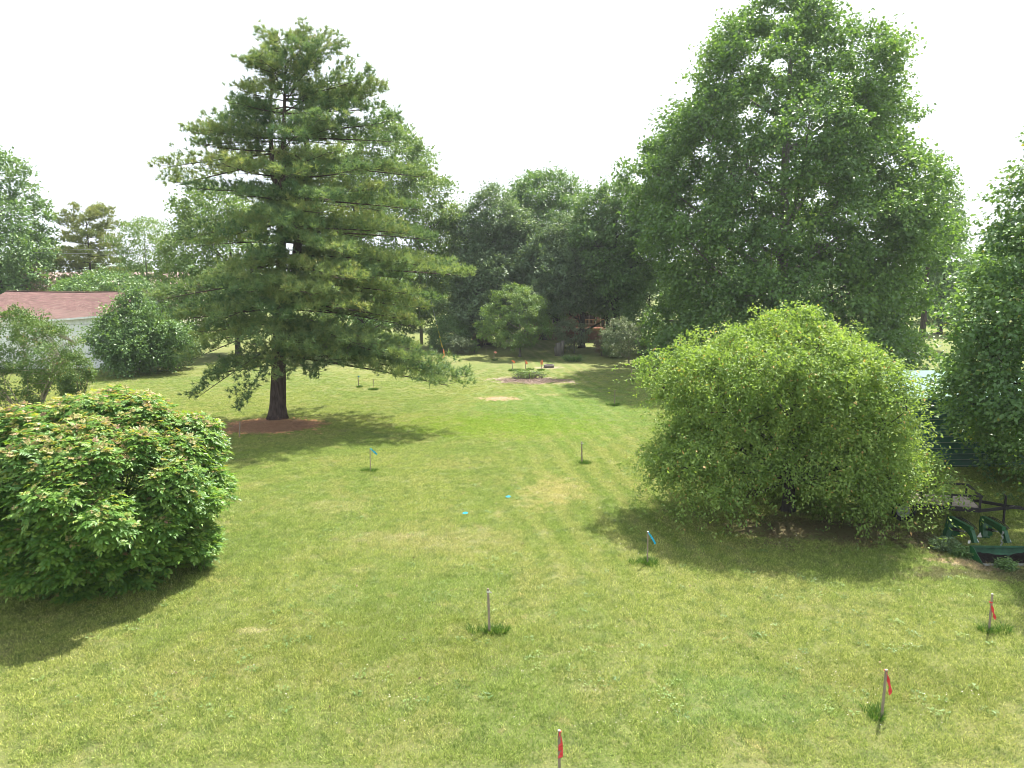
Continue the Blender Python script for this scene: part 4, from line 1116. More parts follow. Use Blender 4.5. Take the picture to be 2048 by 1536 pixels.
# ------------------------------------------------------------------ tractor loader left on the grass
def build_loader():
    FL = gp(1967, 1131); o0 = Vector((FL.x, FL.y, 0)); root = empty('tractor_loader', o0)
    tag(root, 'detached green tractor front loader resting on the grass, bucket of dark soil facing us', 'loader')
    r = lambda p: p - o0
    BL = at(1942, 1094, gp(1942, 1117).y)      # back top left of the bucket
    ux = Vector((1, -.02, 0)).normalized(); W_ = 1.85
    hb = BL.z; uy = Vector((BL.x - FL.x, BL.y - FL.y, 0)); dep = uy.length; uy.normalize()
    # bucket profile (depth back, height): curved back
    prof = [(0, .03), (.18, .02), (dep * .72, .04), (dep * .98, .16), (dep * 1.05, .32), (dep, hb)]
    mb = MB()
    for i in range(len(prof) - 1):
        (a, za), (c, zc) = prof[i], prof[i + 1]
        q = [uy * a + Vector((0, 0, za)), uy * a + ux * W_ + Vector((0, 0, za)), uy * c + ux * W_ + Vector((0, 0, zc)), uy * c + Vector((0, 0, zc))]
        n = (q[1] - q[0]).cross(q[3] - q[0]).normalized() * .012
        mb.face(q); mb.face([p - n for p in q][::-1])
    mb.bar(uy * dep + Vector((0, 0, hb + .012)), uy * dep + ux * W_ + Vector((0, 0, hb + .012)), .06, .035)
    mb.build('bucket', M['green_worn'], root)
    for x in (-.012, W_):
        mb = MB(); mb.prism([(-.02, .0), (dep * .72, .0), (dep * 1.0, .13), (dep * 1.09, .32), (dep * 1.02, hb + .03), (dep * .82, hb + .03)], ux * x, uy, (0, 0, 1), ux, .012); mb.build('bucket_side', M['green_paint'], root)
    mb = MB(); mb.box((0.01, -.06, .012), (W_ - .01, .05, .032)); mb.build('cutting_edge', M['steel'], root)
    # heap of soil in the bucket
    rng = np.random.default_rng(8); nx, ny = 30, 8; V = []
    for j in range(ny):
        for i in range(nx):
            fx, fy = i / (nx - 1), j / (ny - 1); h = .05 + .12 * fy ** .7 * (.8 + .3 * math.sin(fx * 9 + 1)) + rng.uniform(-.018, .018)
            p = ux * (.02 + (W_ - .04) * fx) + uy * (.07 + (dep * .9 - .07) * fy); V.append((p.x, p.y, h if 0 < j else .045))
    V = np.array(V); i, j = np.meshgrid(np.arange(nx - 1), np.arange(ny - 1)); a = (j * nx + i).ravel()
    link('soil', np_mesh('soil', V, np.stack([a, a + 1, a + nx + 1, a + nx], 1), M['soil']), root)
    for dx, kn, rear, foot in ((0, (1943, 1061), (1902, 1037), (1892, 1078)), (1, (2008, 1061), (1968, 1037), (1966, 1076))):
        Yk = FL.y + .85
        K = r(at(kn[0], kn[1], Yk)); Rr = r(at(rear[0], rear[1], FL.y + 2.05)); Fo = r(at(foot[0], foot[1], FL.y + 1.9)); Fo.z = .03
        A = r(at(kn[0] + 6, 1093, Yk - .12)); A.z = max(.30, A.z)
        mb = MB(); mb.bar(A, K, .09, .13, up=(0, 1, 0)); mb.bar(K + Vector((0, 0, .02)), Rr, .09, .14)
        g = (K - A).normalized(); mid = K.lerp(Rr, .45)
        mb.prism([(0, 0), (1, 0), (0, 1)], K + ux * -.02, (mid - K) - Vector((0, 0, .04)), (A - K) * .75, ux, .04)
        mb.build('lift_arm', M['green_paint'], root)
        mb = MB(); mb.bar(Rr + Vector((0, 0, .05)), Fo, .13, .15, up=(0, 1, 0))
        mb.prism([(0, 0), (.30, -.08), (.34, -.42), (.06, -.50)], Rr + Vector((-.10, -.06, -.04)), (1, 0, 0), (0, 0, 1), (0, 1, 0), .12)
        mb.bar(Fo + Vector((-.12, 0, 0)), Fo + Vector((.14, 0, 0)), .14, .04); mb.build('mast', M['green_paint'], root)
        s1 = Rr.lerp(Fo, .55) + Vector((.08, -.02, 0)); s2 = K.lerp(Rr, .30) + Vector((.0, 0, -.13))
        mb = MB(); mb.tube([s1, s1.lerp(s2, .62)], [.042, .042], 10); c_ = mb.build('lift_cylinder', M['black_metal'], root, smooth=True)
        mb = MB(); mb.tube([s1.lerp(s2, .6), s2], [.020, .020], 8); mb.build('rod', M['steel'], c_)
        e1 = K.lerp(Rr, .12) + Vector((.07, 0, -.03)); e2 = A + Vector((.07, -.03, .02))
        mb = MB(); mb.tube([e1, e1.lerp(e2, .6)], [.036, .036], 10); c_ = mb.build('tilt_cylinder', M['black_metal'], root, smooth=True)
        mb = MB(); mb.tube([e1.lerp(e2, .58), e2], [.018, .018], 8); mb.build('rod', M['steel'], c_)
        mb = MB()
        for q in range(3):
            off = Vector((.05 + .03 * q, -.02, .02 + .02 * q)); pts = bez(K + off, K.lerp(Rr, .5) + off + Vector((0, 0, .12)), Rr + off, 8); mb.tube(pts, [.012] * 8, 6)
        mb.build('hose', M['tyre'], root, smooth=True)
    # decals and the chain hanging from the right arm
    K = r(at(2003, 1062, FL.y + .8)); mb = MB()
    for q in range(12):
        c_ = K + Vector((.02 * math.sin(q * 1.7), -.05, -.035 * q)); mb.tube([c_ + Vector((-.012, 0, .016)), c_ + Vector((.012, 0, .016)), c_ + Vector((.014, 0, -.016)), c_ + Vector((-.012, 0, -.016)), c_ + Vector((-.012, 0, .016))], [.006] * 5, 5)
    mb.build('chain', M['steel'], root)
    A = r(at(1938, 1084, FL.y + .74)); mb = MB(); mb.box((A.x - .03, A.y - .01, A.z - .035), (A.x + .03, A.y, A.z + .04)); mb.build('decal', M['stake_top'], root)
    A = r(at(1959, 1071, FL.y + 1.75)); mb = MB(); mb.face([(A.x - .07, A.y, A.z - .05), (A.x + .07, A.y, A.z - .05), (A.x + .02, A.y, A.z + .09)]); mb.face([(A.x - .07, A.y + .01, A.z - .05), (A.x + .02, A.y + .01, A.z + .09), (A.x + .07, A.y + .01, A.z - .05)]); mb.build('reflector', M['stake_top'], root)
build_loader()

# ------------------------------------------------------------------ survey stakes
TUFTS = []
def stake(top, base, label, ribbon=None, rib=None, w=.036, band=False, cap=False, group='survey stakes in the lawn', tuft=1.0, ribw=.045, ring=True):
    b = gp(*base); t = at(top[0], top[1], b.y) - b
    root = empty('survey_stake', b); tag(root, label, 'stake', group); rnd = random.Random(int(top[0]))
    t.y += rnd.uniform(-.04, .04)
    mb = MB(); mb.bar((0, 0, -.05), t * .985, w, w * .62, up=(0, 1, 0)); mb.build('post', M['stake_wood'], root)
    if cap:
        mb = MB(); mb.bar(t * .986, t, w * .96, w * .6, up=(0, 1, 0)); mb.build('painted_top', M['stake_top'], root)
    if band:
        mb = MB(); mb.bar(t * .90, t * .935, w * 1.25, w * .9, up=(0, 1, 0)); k = t * .92
        mb.face([k + Vector((w * .5, -.01, .012)), k + Vector((w * .5 + .05, -.015, -.005)), k + Vector((w * .5 + .045, -.015, -.03)), k + Vector((w * .5, -.01, -.012))]); mb.build('white_tape', M['stake_top'], root)
    if ribbon:
        p0 = at(rib[0][0], rib[0][1], b.y) - b
        pts = [at(q[0], q[1], b.y - .03) - b for q in rib]
        mb = MB(); m = 9; L_, R_ = [], []
        for i in range(m):
            s_ = i / (m - 1) * (len(pts) - 1); j = min(len(pts) - 2, int(s_)); p = pts[j].lerp(pts[j + 1], s_ - j)
            d = (pts[min(j + 1, len(pts) - 1)] - pts[j]).normalized(); sd = d.cross(Vector((0, 1, 0))).normalized()
            ww = ribw * (.25 + .75 * min(1, i / 2.5)) * .5; cu = Vector((0, math.sin(i * 1.7) * .018, 0))
            L_.append(p + sd * ww + cu); R_.append(p - sd * ww - cu)
        for i in range(m - 1): mb.face([L_[i], L_[i + 1], R_[i + 1], R_[i]])
        rb = mb.build('ribbon', M[ribbon], root)
        if ring:
            mb = MB(); k = p0; mb.bar(Vector((k.x, 0, k.z - .014)), Vector((k.x, 0, k.z + .008)), w * 1.35, w * 1.2, up=(0, 1, 0)); mb.build('knot', M[ribbon], rb)
    if tuft: TUFTS.append((b, tuft))
    return root
stake((1118, 1458), (1119, 1572), 'stake with a broad red ribbon, cut off by the bottom edge', 'red_ribbon', [(1119, 1463), (1121, 1485), (1121.5, 1502), (1121, 1516)], cap=True, ribw=.06)
stake((1771, 1337), (1763, 1436), 'leaning stake with a long wavy red ribbon near the lower right corner', 'red_ribbon', [(1772, 1341), (1776, 1358), (1780.5, 1376), (1780, 1390)], cap=True)
stake((1984, 1187), (1978, 1262), 'stake with a red ribbon at the right edge beside the tree shade', 'red_ribbon', [(1982, 1204), (1985, 1218), (1988, 1230), (1991, 1239)], cap=True, tuft=1.3)
stake((976, 1177), (979, 1264), 'bare stake with a thin white tape band in the middle foreground', band=True, tuft=1.5, w=.046)
stake((1295, 1062), (1295, 1128), 'stake with a bright blue ribbon at the edge of the orchard tree shade', 'blue_ribbon', [(1296, 1064), (1301, 1071), (1306, 1079), (1311, 1088)], tuft=1.6, cap=True)
stake((1163, 882), (1164, 927), 'dark stake with a pale tape band in mid lawn', band=True, tuft=1.4, w=.05)
stake((740, 896), (741, 943), 'thin stake with a pale blue ribbon in front of the pine shade', 'blue_ribbon', [(741, 897), (745, 901), (750, 905), (754, 909)], tuft=1.3, w=.03, ribw=.06)
stake((13, 832), (16, 876), 'pale stake with a drooping red ribbon at the left edge', 'red_ribbon', [(13, 834), (17, 840), (21, 846), (25, 850)], w=.045, tuft=.5, ribw=.09)
stake((480, 843), (479, 874), 'short pale stick standing in front of the pine needles', w=.04, tuft=0)
stake((1263, 738), (1263, 763), 'thin dark stake at the far end of the right-hand shade', w=.045, tuft=.8)
stake((1230, 779), (1229, 811), 'thin pale stake in the shade left of the orchard tree', w=.045, tuft=1.3)
stake((887, 697), (886, 727), 'stake with a hanging orange-red ribbon right of the pine boughs', 'orange_ribbon', [(887, 699), (888, 706), (887, 713), (887, 720)], w=.06, tuft=.6, ribw=.14)
stake((988, 703), (988, 721), 'stake with a small pink flag in front of the pale round tree', 'pink_ribbon', [(988, 704), (991, 704.5), (993, 706)], w=.05, tuft=.8, ribw=.16)
stake((1024, 720), (1025, 742), 'left stake of three orange-flagged ones behind the brush pile', 'orange_ribbon', [(1024, 721), (1027, 723), (1030, 725.5)], w=.05, tuft=1.4, ribw=.13, group='orange flagged stakes by the brush pile')
stake((1050.5, 720), (1051.5, 742), 'middle stake of three orange-flagged ones, right behind the brush pile', 'orange_ribbon', [(1050.5, 721), (1052.5, 724.5), (1054, 728)], w=.05, tuft=.9, ribw=.15, group='orange flagged stakes by the brush pile')
stake((1083.5, 720), (1083.5, 741), 'right stake of three orange-flagged ones, beside the grey ring', 'orange_ribbon', [(1084, 720), (1083.5, 724), (1083, 729)], w=.05, tuft=1.5, ribw=.17, group='orange flagged stakes by the brush pile')
stake((716, 751), (718, 775), 'small stake with a bluish ribbon seen under the low pine bough', 'blue_ribbon', [(716, 752), (718, 754)], w=.05, tuft=1.3, ribw=.12)
stake((747, 758), (748, 780), 'thin plain stick under the low pine bough', w=.03, tuft=1.3)
stake((972, 690), (972, 707), 'thin dark stick standing right of the bronze shrub', w=.04, tuft=0)
stake((1285, 711), (1285, 727), 'thin stick in deep shade beside the huge tree skirt', w=.045, tuft=0)
for px, py, lb in ((1014, 996, 'tiny blue marker flag in the grass, the farther of two'), (928, 1029, 'tiny blue marker flag in the grass, the nearer of two')):
    b = gp(px, py); root = empty('marker_flag', b); tag(root, lb, 'marker flag', 'blue marker flags')
    mb = MB(); mb.tube([(0, 0, -.03), (0, 0, .09)], [.003, .003], 5); mb.build('wire', M['steel'], root)
    mb = MB(); mb.prism([(0, 0), (.10, .01), (.12, .06), (.05, .085), (-.03, .06), (-.05, .02)], (0, -.02, .02), (1, 0, 0), (0, .75, .6), (0, -.5, .8), .003); mb.build('flag', M['blue_ribbon'], root)

# ------------------------------------------------------------------ utility pole, guys and wires
def build_pole():
    b = gp(843, 690); root = empty('utility_pole', b); tag(root, 'pale utility pole rising into the bright green tree', 'utility pole')
    mb = MB(); mb.tube([(0, 0, -.1), (0, 0, 5), (0, 0, 10.5)], [.17, .15, .12], 12); mb.build('pole', M['pole_wood'], root, smooth=True)
    mb = MB(); mb.bar((-1.1, -.18, 9.8), (1.1, -.18, 9.8), .10, .12); mb.build('crossarm', M['pole_wood'], root)
    for (x1_, y1_), (gx, gy) in (((888, 708), (874, 640)), ((951, 686), (933, 640))):
        e = gp(x1_, y1_) - b; t = Vector((0, 0, 9.0))
        mb = MB(); mb.tube([e, t], [.012, .012], 5); g = mb.build('guy_wire', M['wire'], root)
        mb = MB(); k = e.lerp(t, .06); k2 = e.lerp(t, .27); mb.tube([k, k2], [.045, .045], 8); mb.build('yellow_guard', M['yellow'], g)
    # wires run left, above the barn
    for i, (za, Lx, lb) in enumerate(((6.35, 0, 'thick cable passing left above the barn roof'), (9.6, .5, 'upper thin wire crossing behind the yellowing pine'), (9.2, -.4, 'lower thin wire crossing behind the yellowing pine'))):
        s0 = b + Vector((0, 0, za)); e = Vector((-62, 66 + Lx, za + (.0 if i == 0 else .5))); pts = []
        for q in range(25):
            t = q / 24; p = s0.lerp(e, t); p.z -= .55 * 4 * t * (1 - t) * (.7 if i == 0 else 1); pts.append(p - s0)
        mb = MB(); mb.tube(pts, [.035 if i == 0 else .014] * 25, 5); me = mb.mesh('power_line', M['wire'])
        o = link('power_line', me); o.location = s0; tag(o, lb, 'wire', 'overhead wires')
build_pole()

# ------------------------------------------------------------------ brush pile, ring, stump, lilies, small plants
def scatter_leaves(cx, cy, rx, ry, n, zf, L, W, rng, flat=.3):
    a = rng.uniform(0, 6.283, n); r = np.sqrt(rng.uniform(0, 1, n)) * (1 + .16 * np.sin(3 * a + 1) + .1 * np.sin(7 * a))
    P = np.stack([cx + np.cos(a) * r * rx, cy + np.sin(a) * r * ry, zf(r) + rng.uniform(0, .015, n)], 1)
    D = np.stack([rng.normal(size=n), rng.normal(size=n), rng.normal(size=n) * flat], 1); N = np.stack([rng.normal(size=n) * .3, rng.normal(size=n) * .3, np.ones(n)], 1)
    return leaf_geo(P, D, N, L * rng.uniform(.5, 1.4, n), W * rng.uniform(.6, 1.3, n), .1, 0.0)

def build_brush():
    rng = np.random.default_rng(12); rnd = random.Random(12)
    g = gp(1062, 762)
    V, T = scatter_leaves(g.x, g.y, 2.35, 1.45, 5200, lambda r: .01 + .05 * np.maximum(0, 1 - r), .09, .04, rng)
    o = link('bark_mulch', np_mesh('bark_mulch', V, T, M['chip'], rng.uniform(0, 1, len(T))), kind='stuff'); o['label'] = 'pinkish bark chips and ash spread on the bare oval patch'
    b = gp(1056, 757); root = empty('brush_pile', b); tag(root, 'low heap of cut leafy branches on the bare mulched patch', 'brush pile')
    mb = MB(); ends = []
    for q in range(110):
        a = rnd.uniform(0, 6.283); s0 = Vector((rnd.uniform(-.9, .9), rnd.uniform(-.4, .4), rnd.uniform(.02, .3))); d = Vector((math.cos(a) * rnd.uniform(.3, 1), math.sin(a) * .5, rnd.uniform(-.1, .5))) * rnd.uniform(.3, .8)
        mb.tube([s0, s0 + d * .5 + Vector((0, 0, .06)), s0 + d * 1.15], [.03, .02, .009], 4, caps=False); ends.append(s0 + d * rnd.uniform(.3, 1))
    mb.build('twigs', M['twig_dead'], root, kind='stuff')
    C = np.array([tuple(e) for e in ends]); C[:, 2] = np.maximum(.05, C[:, 2]) + .1 * np.exp(-C[:, 0] ** 2)
    C = C[::2]; P = np.repeat(C, 26, 0) + rng.normal(size=(len(C) * 26, 3)) * np.array([.14, .12, .07]); P[:, 2] = np.maximum(P[:, 2], .02); n = len(P)
    V, T = leaf_geo(P, rng.normal(size=(n, 3)), rng.normal(size=(n, 3)) * .5 + np.array([0, 0, 1]), np.full(n, .10), np.full(n, .055))
    link('leaves', np_mesh('brush_leaves', V, T, M['light_leaf'], rng.uniform(0, 1, len(T))), root, kind='stuff')
build_brush()

def build_ring():
    b = gp(1098, 735); root = empty('fire_ring', b); tag(root, 'low round grey-brown ring lying on the lawn right of the orange stakes', 'ring')
    for nm, ro, ri, h in (('outer_ring', .40, .30, .22),):
        k = 32; mb = MB(); pr = [(ro - .03, 0), (ro, .05), (ro, h - .04), (ro - .03, h), (ri + .03, h), (ri, h - .03), (ri, 0)]
        for i in range(k):
            t = 6.2832 * i / k
            for r, z in pr: mb.v.append((r * math.cos(t), r * math.sin(t), z))
        m = len(pr)
        for i in range(k):
            for j in range(m - 1): a = i * m + j; c = ((i + 1) % k) * m + j; mb.f.append((a, c, c + 1, a + 1))
        mb.build(nm, M['rust_ring'], root, smooth=True)
    mb = MB(); mb.tube([(0, 0, .0), (0, 0, .05)], [.29, .29], 24); mb.build('ash_bed', M['soil'], root)
build_ring()

def build_stump():
    b = gp(1119, 712); root = empty('tree_stump', b); tag(root, 'old grey forked stump standing in the shade before the house', 'stump'); rnd = random.Random(3)
    for pts, rr in (([(0, 0, -.05), (-.05, 0, .5), (-.14, .0, 1.15)], [.34, .27, .22]), ([(.12, 0, .1), (.22, -.05, .7), (.30, 0, 1.35)], [.24, .18, .14]), ([(-.2, .05, .0), (-.32, .1, .4), (-.36, .1, .8)], [.2, .14, .1])):
        mb = MB(); mb.tube([Vector(p) for p in pts], rr, 10, rough=.12, rnd=rnd); mb.build('stem', M['bark_grey'], root, smooth=True)
build_stump()

def blades(cx, cy, n, r, h, w, rng, lean=.5, z=0.0):
    a = rng.uniform(0, 6.283, n); rr = r * np.sqrt(rng.uniform(0, 1, n)); P = np.stack([cx + np.cos(a) * rr, cy + np.sin(a) * rr, np.full(n, z)], 1)
    d = rng.normal(size=(n, 3)) * .30 + np.stack([np.cos(a) * lean, np.sin(a) * lean, np.ones(n)], 1) * 1.0; d = unit(d); L = (h * rng.uniform(.5, 1.2, n))[:, None]
    s = unit(np.cross(d, rng.normal(size=(n, 3)))) * (w * .5)
    m1 = P + d * L * .55; tip = P + d * L + np.stack([np.cos(a), np.sin(a), -np.ones(n) * .6], 1) * L * .25
    V = np.stack([P - s, P + s, m1 - s * .8, m1 + s * .8, tip], 1).reshape(-1, 3); b = (np.arange(n) * 5)[:, None]
    T = np.stack([b + np.array(q) for q in ((0, 1, 3), (0, 3, 2), (2, 3, 4))], 1).reshape(-1, 3)
    return V, T

def merge(lst):
    off = 0; Vs, Ts = [], []
    for V, T in lst: Vs.append(V); Ts.append(T + off); off += len(V)
    return np.concatenate(Vs), np.concatenate(Ts)

def build_long_grass():
    rng = np.random.default_rng(31); out = []
    for b, k in TUFTS:
        for q in range(int(3 + 2 * k)):
            out.append(blades(b.x + rng.normal() * .11 * k, b.y + rng.normal() * .07, int(55 * k), .09 * k, .17, .010 if b.y < 30 else .022, rng, .35))
    for px, py, n in ((1036, 741, 5), (1060, 740, 2)):
        for q in range(n):
            b = gp(px + rng.uniform(-13, 13), py + rng.uniform(-1, 1)); out.append(blades(b.x, b.y, 60, .16, .2, .022, rng, .4))
    V, T = merge(out); o = link('long_grass', np_mesh('long_grass', V, T, M['blade'], np.repeat(rng.uniform(0, 1, len(T) // 3), 3)), kind='stuff'); o['label'] = 'uncut grass tufts left round the feet of the stakes'
build_long_grass()

def plant(name, label, px, py, n, r, h, w, leafm, seed, cat='plant', lean=.6):
    rng = np.random.default_rng(seed); b = gp(px, py); V, T = blades(0, 0, n, r, h, w, rng, lean); o = link(name, np_mesh(name, V, T, M[leafm], np.repeat(rng.uniform(0, 1, len(T) // 3), 3)))
    o.location = b; tag(o, label, cat); return o
def weed(name, label, px, py, n, r, h, w, leafm, seed, cat='weeds'):
    rng = np.random.default_rng(seed); b = gp(px, py); n *= 3
    a = rng.uniform(0, 6.283, n); rr = r * np.sqrt(rng.uniform(0, 1, n)); z = rng.uniform(.02, 1, n) * h * (1 - .5 * rr / r)
    P = np.stack([np.cos(a) * rr, np.sin(a) * rr, z], 1); D = rng.normal(size=(n, 3)) * np.array([1, 1, .4]) + np.stack([np.cos(a), np.sin(a), np.zeros(n)], 1) * .5
    V, T = leaf_geo(P, D, rng.normal(size=(n, 3)) * .5 + np.array([0, 0, 1]), rng.uniform(.05, .10, n), rng.uniform(.025, .05, n))
    V2, T2 = blades(0, 0, n // 8, r * .7, h, .012, rng, .3); V, T = merge([(V, T), (V2, T2)])
    o = link(name, np_mesh(name, V, T, M[leafm], rng.uniform(0, 1, len(T)))); o.location = b; tag(o, label, cat); return o
plant('daylily_clump', 'clump of arching strap leaves in front of the grey-leaved tree', 1145, 722, 300, .65, .7, .04, 'mid_leaf', 41)
weed('weed_clump', 'leafy weeds growing against the front lip of the loader bucket', 2012, 1138, 160, .22, .32, .035, 'mid_leaf', 42)
weed('weed_clump', 'weeds growing under the left arm of the loader', 1926, 1112, 190, .28, .30, .035, 'mid_leaf', 43)
weed('weed_clump', 'dark tall weeds left of the loader mast, beside the orchard tree', 1890, 1100, 260, .35, .42, .035, 'dark_leaf', 44)
def sapling(px, py, toppy, label, seed):
    rng = np.random.default_rng(seed); b = gp(px, py); H = at(px, toppy, b.y).z; root = empty('sapling', b); tag(root, label, 'sapling')
    mb = MB(); mb.tube([(0, 0, 0), (.02, 0, H * .5), (-.01, 0, H)], [.016, .013, .006], 6); mb.build('stem', M['bark_pale'], root)
    n = 60; P = np.stack([rng.normal(size=n) * .12, rng.normal(size=n) * .12, rng.uniform(H * .55, H, n)], 1)
    V, T = leaf_geo(P, rng.normal(size=(n, 3)), rng.normal(size=(n, 3)) * .4 + np.array([0, 0, 1]), np.full(n, .10), np.full(n, .06)); link('leaves', np_mesh('sapling_leaves', V, T, M['mid_leaf'], rng.uniform(0, 1, len(T))), root, kind='stuff')
sapling(1896, 976, 950, 'thin young sapling stem in the sunlit grass behind the trailer', 1)
sapling(2009, 1008, 988, 'small sapling in the sun right of the trailer hitch', 2)

def build_litter():
    rng = np.random.default_rng(50); g = gp(542, 853)
    n = 15000; V, T = scatter_leaves(g.x, g.y + .1, 2.2, 1.6, n, lambda r: .012 + .06 * np.maximum(0, 1 - r), .16, .016, rng, .15)
    o = link('pine_straw', np_mesh('pine_straw', V, T, M['straw'], rng.uniform(0, 1, len(T))), kind='stuff'); o['label'] = 'rust brown fallen needles round the foot of the big pine'
    g = gp(1640, 1066); n = 2600; V, T = scatter_leaves(g.x, g.y, 3.3, 1.4, n, lambda r: .02 + 0 * r, .055, .035, rng, .2)
    o = link('fallen_leaves', np_mesh('fallen_leaves', V, T, M['litter'], rng.uniform(0, 1, len(T))), kind='stuff'); o['label'] = 'dry leaves on the bare soil under the orchard tree'
    # clover heads and dry bits scattered through the near grass
    n = 1300; y = 10.5 + 22 * rng.uniform(0, 1, n) ** 1.3; x = rng.uniform(-.72, .72, n) * y
    P = np.stack([x, y, np.full(n, .045)], 1); V, T = leaf_geo(P, rng.normal(size=(n, 3)) * np.array([1, 1, .1]), np.repeat(np.array([[0, 0, 1.]]), n, 0), rng.uniform(.012, .028, n), rng.uniform(.012, .024, n))
    o = link('clover_flowers', np_mesh('clover_flowers', V, T, M['clover']), kind='stuff'); o['label'] = 'tiny white clover heads dotted through the mown grass'
build_litter()
def build_weeds():
    rng = np.random.default_rng(71); n = 420; k = 15
    y = 10.8 + 22 * rng.uniform(0, 1, n) ** 1.2; x = rng.uniform(-.72, .72, n) * y
    cx = np.repeat(x, k); cy = np.repeat(y, k); r = np.repeat(rng.uniform(.05, .16, n), k) * np.sqrt(rng.uniform(0, 1, n * k)); a = rng.uniform(0, 6.283, n * k)
    P = np.stack([cx + np.cos(a) * r, cy + np.sin(a) * r, rng.uniform(.02, .055, n * k)], 1)
    D = np.stack([np.cos(a), np.sin(a), rng.uniform(-.1, .5, n * k)], 1)
    V, T = leaf_geo(P, D, rng.normal(size=(n * k, 3)) * .2 + np.array([0, 0, 1]), rng.uniform(.03, .075, n * k), rng.uniform(.02, .04, n * k))
    o = link('lawn_weeds', np_mesh('lawn_weeds', V, T, M['light_leaf'], np.repeat(rng.uniform(0, 1, n), k * 2) * .7 + rng.uniform(0, .3, n * k * 2)), kind='stuff'); o['label'] = 'low broadleaf weeds and clover patches in the mown lawn'
    n = 260; y = 10.8 + 26 * rng.uniform(0, 1, n); x = rng.uniform(-.72, .72, n) * y
    V, T = leaf_geo(np.stack([x, y, np.full(n, .045)], 1), rng.normal(size=(n, 3)) * np.array([1, 1, .15]), rng.normal(size=(n, 3)) * .4 + np.array([0, 0, 1]), rng.uniform(.04, .09, n), rng.uniform(.02, .05, n))
    o = link('dry_leaves', np_mesh('dry_leaves', V, T, M['litter'], rng.uniform(.4, 1, len(T))), kind='stuff'); o['label'] = 'few dry leaves scattered over the lawn'
build_weeds()

# ------------------------------------------------------------------ far woods that close the horizon
def build_woods():
    rng = np.random.default_rng(60); n = 330
    x = rng.uniform(-260, 260, n); y = rng.uniform(190, 250, n); C = []
    for i in range(n):
        h = rng.uniform(5, 12) * (1 + .25 * math.sin(x[i] * .03))
        for q in range(5): C.append((x[i] + rng.normal() * 2.5, y[i] + rng.normal() * 2, max(1.2, h * (.15 + .8 * q / 4))))
    C = np.array(C); V, T, tint = crown_leaves(C, np.full(len(C), 2.6), rng, 7, 6, 1.0, .7, centre=np.array([0, 240, -20.0]), up=.4, outw=.3)
    V[:, 2] = np.maximum(V[:, 2], .02)
    o = link('far_woods', np_mesh('far_woods', V, T, M['mid_leaf'], tint), kind='stuff'); o['label'] = 'distant line of woods beyond the far lawn'
build_woods()

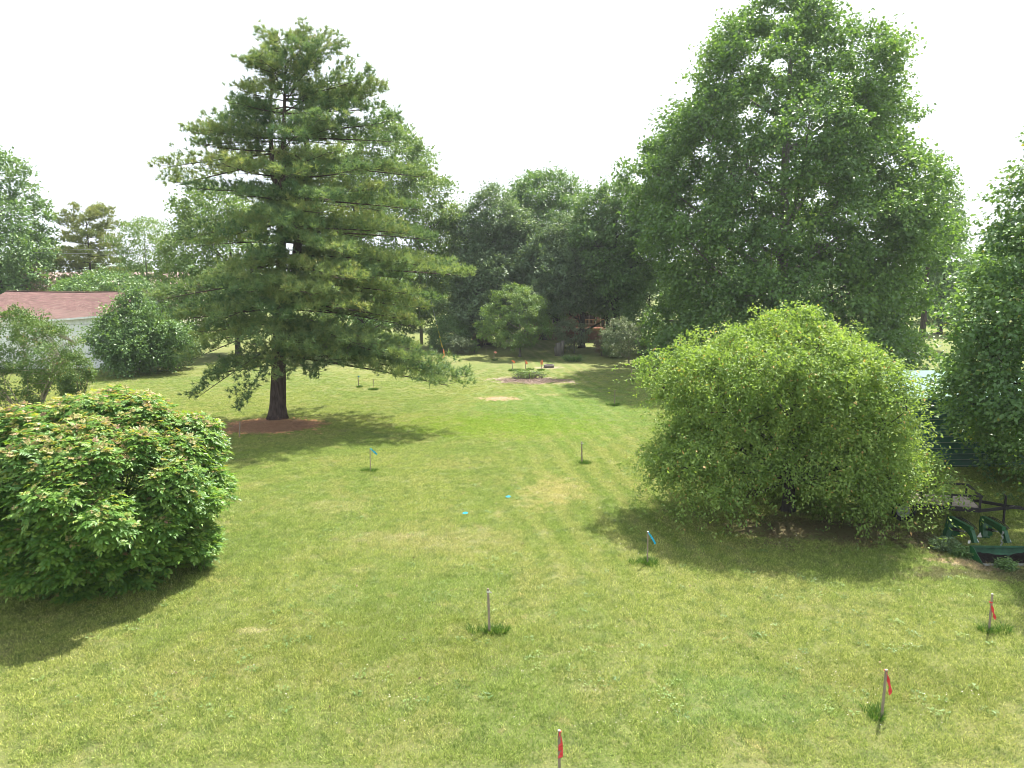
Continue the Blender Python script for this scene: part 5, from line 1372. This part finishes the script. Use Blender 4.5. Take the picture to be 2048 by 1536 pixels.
# ------------------------------------------------------------------ mown grass, blades that stand on the near lawn
def build_grass():
    rng = np.random.default_rng(90)
    n = 290000
    y = np.sqrt(rng.uniform(9.6 ** 2, 60.0 ** 2, n)); x = rng.uniform(-.76, .76, n) * y
    keep = rng.uniform(size=n) < np.clip((56 - y) / 30, 0, 1)
    def out_of(px, py, rx, ry):
        g = gp(px, py); return ((x - g.x) / rx) ** 2 + ((y - g.y) / ry) ** 2 > rng.uniform(.6, 1.2, n)
    keep &= out_of(540, 853, 2.3, 1.6) & out_of(1635, 1062, 2.6, .9)
    x, y = x[keep], y[keep]; n = len(x)
    pts = np.stack([x, y, np.zeros(n)], 1)
    cl = []; ids = [0] * n; tints = []
    for c in range(4):
        V, T = blades(0, 0, 40, .15, .041 + .007 * c, .0065, rng, .55); cl.append((V, T)); ids += [c + 1] * len(V); tints += list(np.repeat(np.clip(rng.normal(.5, .33, 40), 0, 1), 3))
    Vc, Tc = merge(cl)
    me = bpy.data.meshes.new('grass'); V = np.concatenate([pts, Vc]); T = Tc + n
    me.vertices.add(len(V)); me.vertices.foreach_set('co', V.astype(np.float32).ravel())
    me.loops.add(len(T) * 3); me.loops.foreach_set('vertex_index', T.astype(np.int32).ravel()); me.polygons.add(len(T))
    me.polygons.foreach_set('loop_start', np.arange(0, len(T) * 3, 3, dtype=np.int32)); me.polygons.foreach_set('loop_total', np.full(len(T), 3, dtype=np.int32))
    me.attributes.new('part_id', 'INT', 'POINT').data.foreach_set('value', np.array(ids, dtype=np.int32))
    me.attributes.new('tint', 'FLOAT', 'FACE').data.foreach_set('value', np.array(tints, dtype=np.float32))
    me.materials.append(M['lawn_blade']); me.update(calc_edges=True)
    o = link('grass', me, kind='stuff'); o['label'] = 'short mown grass blades of the near lawn'
    ng = bpy.data.node_groups.new('grass_blades', 'GeometryNodeTree')
    ng.interface.new_socket('Geometry', in_out='INPUT', socket_type='NodeSocketGeometry'); ng.interface.new_socket('Geometry', in_out='OUTPUT', socket_type='NodeSocketGeometry')
    N = ng.nodes; L = ng.links; gi = N.new('NodeGroupInput'); go = N.new('NodeGroupOutput')
    at_ = N.new('GeometryNodeInputNamedAttribute'); at_.data_type = 'INT'; at_.inputs[0].default_value = 'part_id'
    def sep(v):
        cmp_ = N.new('FunctionNodeCompare'); cmp_.data_type = 'INT'; cmp_.operation = 'EQUAL'
        ia = [s for s in cmp_.inputs if s.type == 'INT']; L.new(at_.outputs[0], ia[0]); ia[1].default_value = v
        sg = N.new('GeometryNodeSeparateGeometry'); sg.domain = 'POINT'; L.new(gi.outputs[0], sg.inputs[0]); L.new(cmp_.outputs[0], sg.inputs[1]); return sg.outputs[0]
    g2i = N.new('GeometryNodeGeometryToInstance')
    for c in range(4): L.new(sep(c + 1), g2i.inputs[0])
    iop = N.new('GeometryNodeInstanceOnPoints'); L.new(sep(0), iop.inputs['Points']); L.new(g2i.outputs[0], iop.inputs['Instance'])
    iop.inputs['Pick Instance'].default_value = True
    rv = N.new('FunctionNodeRandomValue'); rv.data_type = 'FLOAT_VECTOR'; rv.inputs[0].default_value = (-.12, -.12, 0); rv.inputs[1].default_value = (.12, .12, 6.283)
    L.new(rv.outputs[0], iop.inputs['Rotation'])
    rs = N.new('FunctionNodeRandomValue'); rs.data_type = 'FLOAT'
    fl = [s for s in rs.inputs if s.type == 'VALUE']; fl[0].default_value = .75; fl[1].default_value = 1.35
    L.new([s for s in rs.outputs if s.type == 'VALUE'][0], iop.inputs['Scale'])
    L.new(iop.outputs[0], go.inputs[0])
    md = o.modifiers.new('grass_blades', 'NODES'); md.node_group = ng
    print('grass clumps', n)
build_grass()

# ------------------------------------------------------------------ haze
def build_haze():
    mb = MB(); mb.box((-3600, -70, -2.0), (3600, 4100, 90))
    m, nt, out = mat('haze'); v = nt.nodes.new('ShaderNodeVolumePrincipled'); v.inputs['Color'].default_value = (.9, .95, 1, 1); v.inputs['Density'].default_value = .00032; v.inputs['Anisotropy'].default_value = .2
    nt.links.new(v.outputs[0], out.inputs['Volume']); mb.build('haze', m, kind='stuff')
HAZE = True
if HAZE: build_haze()
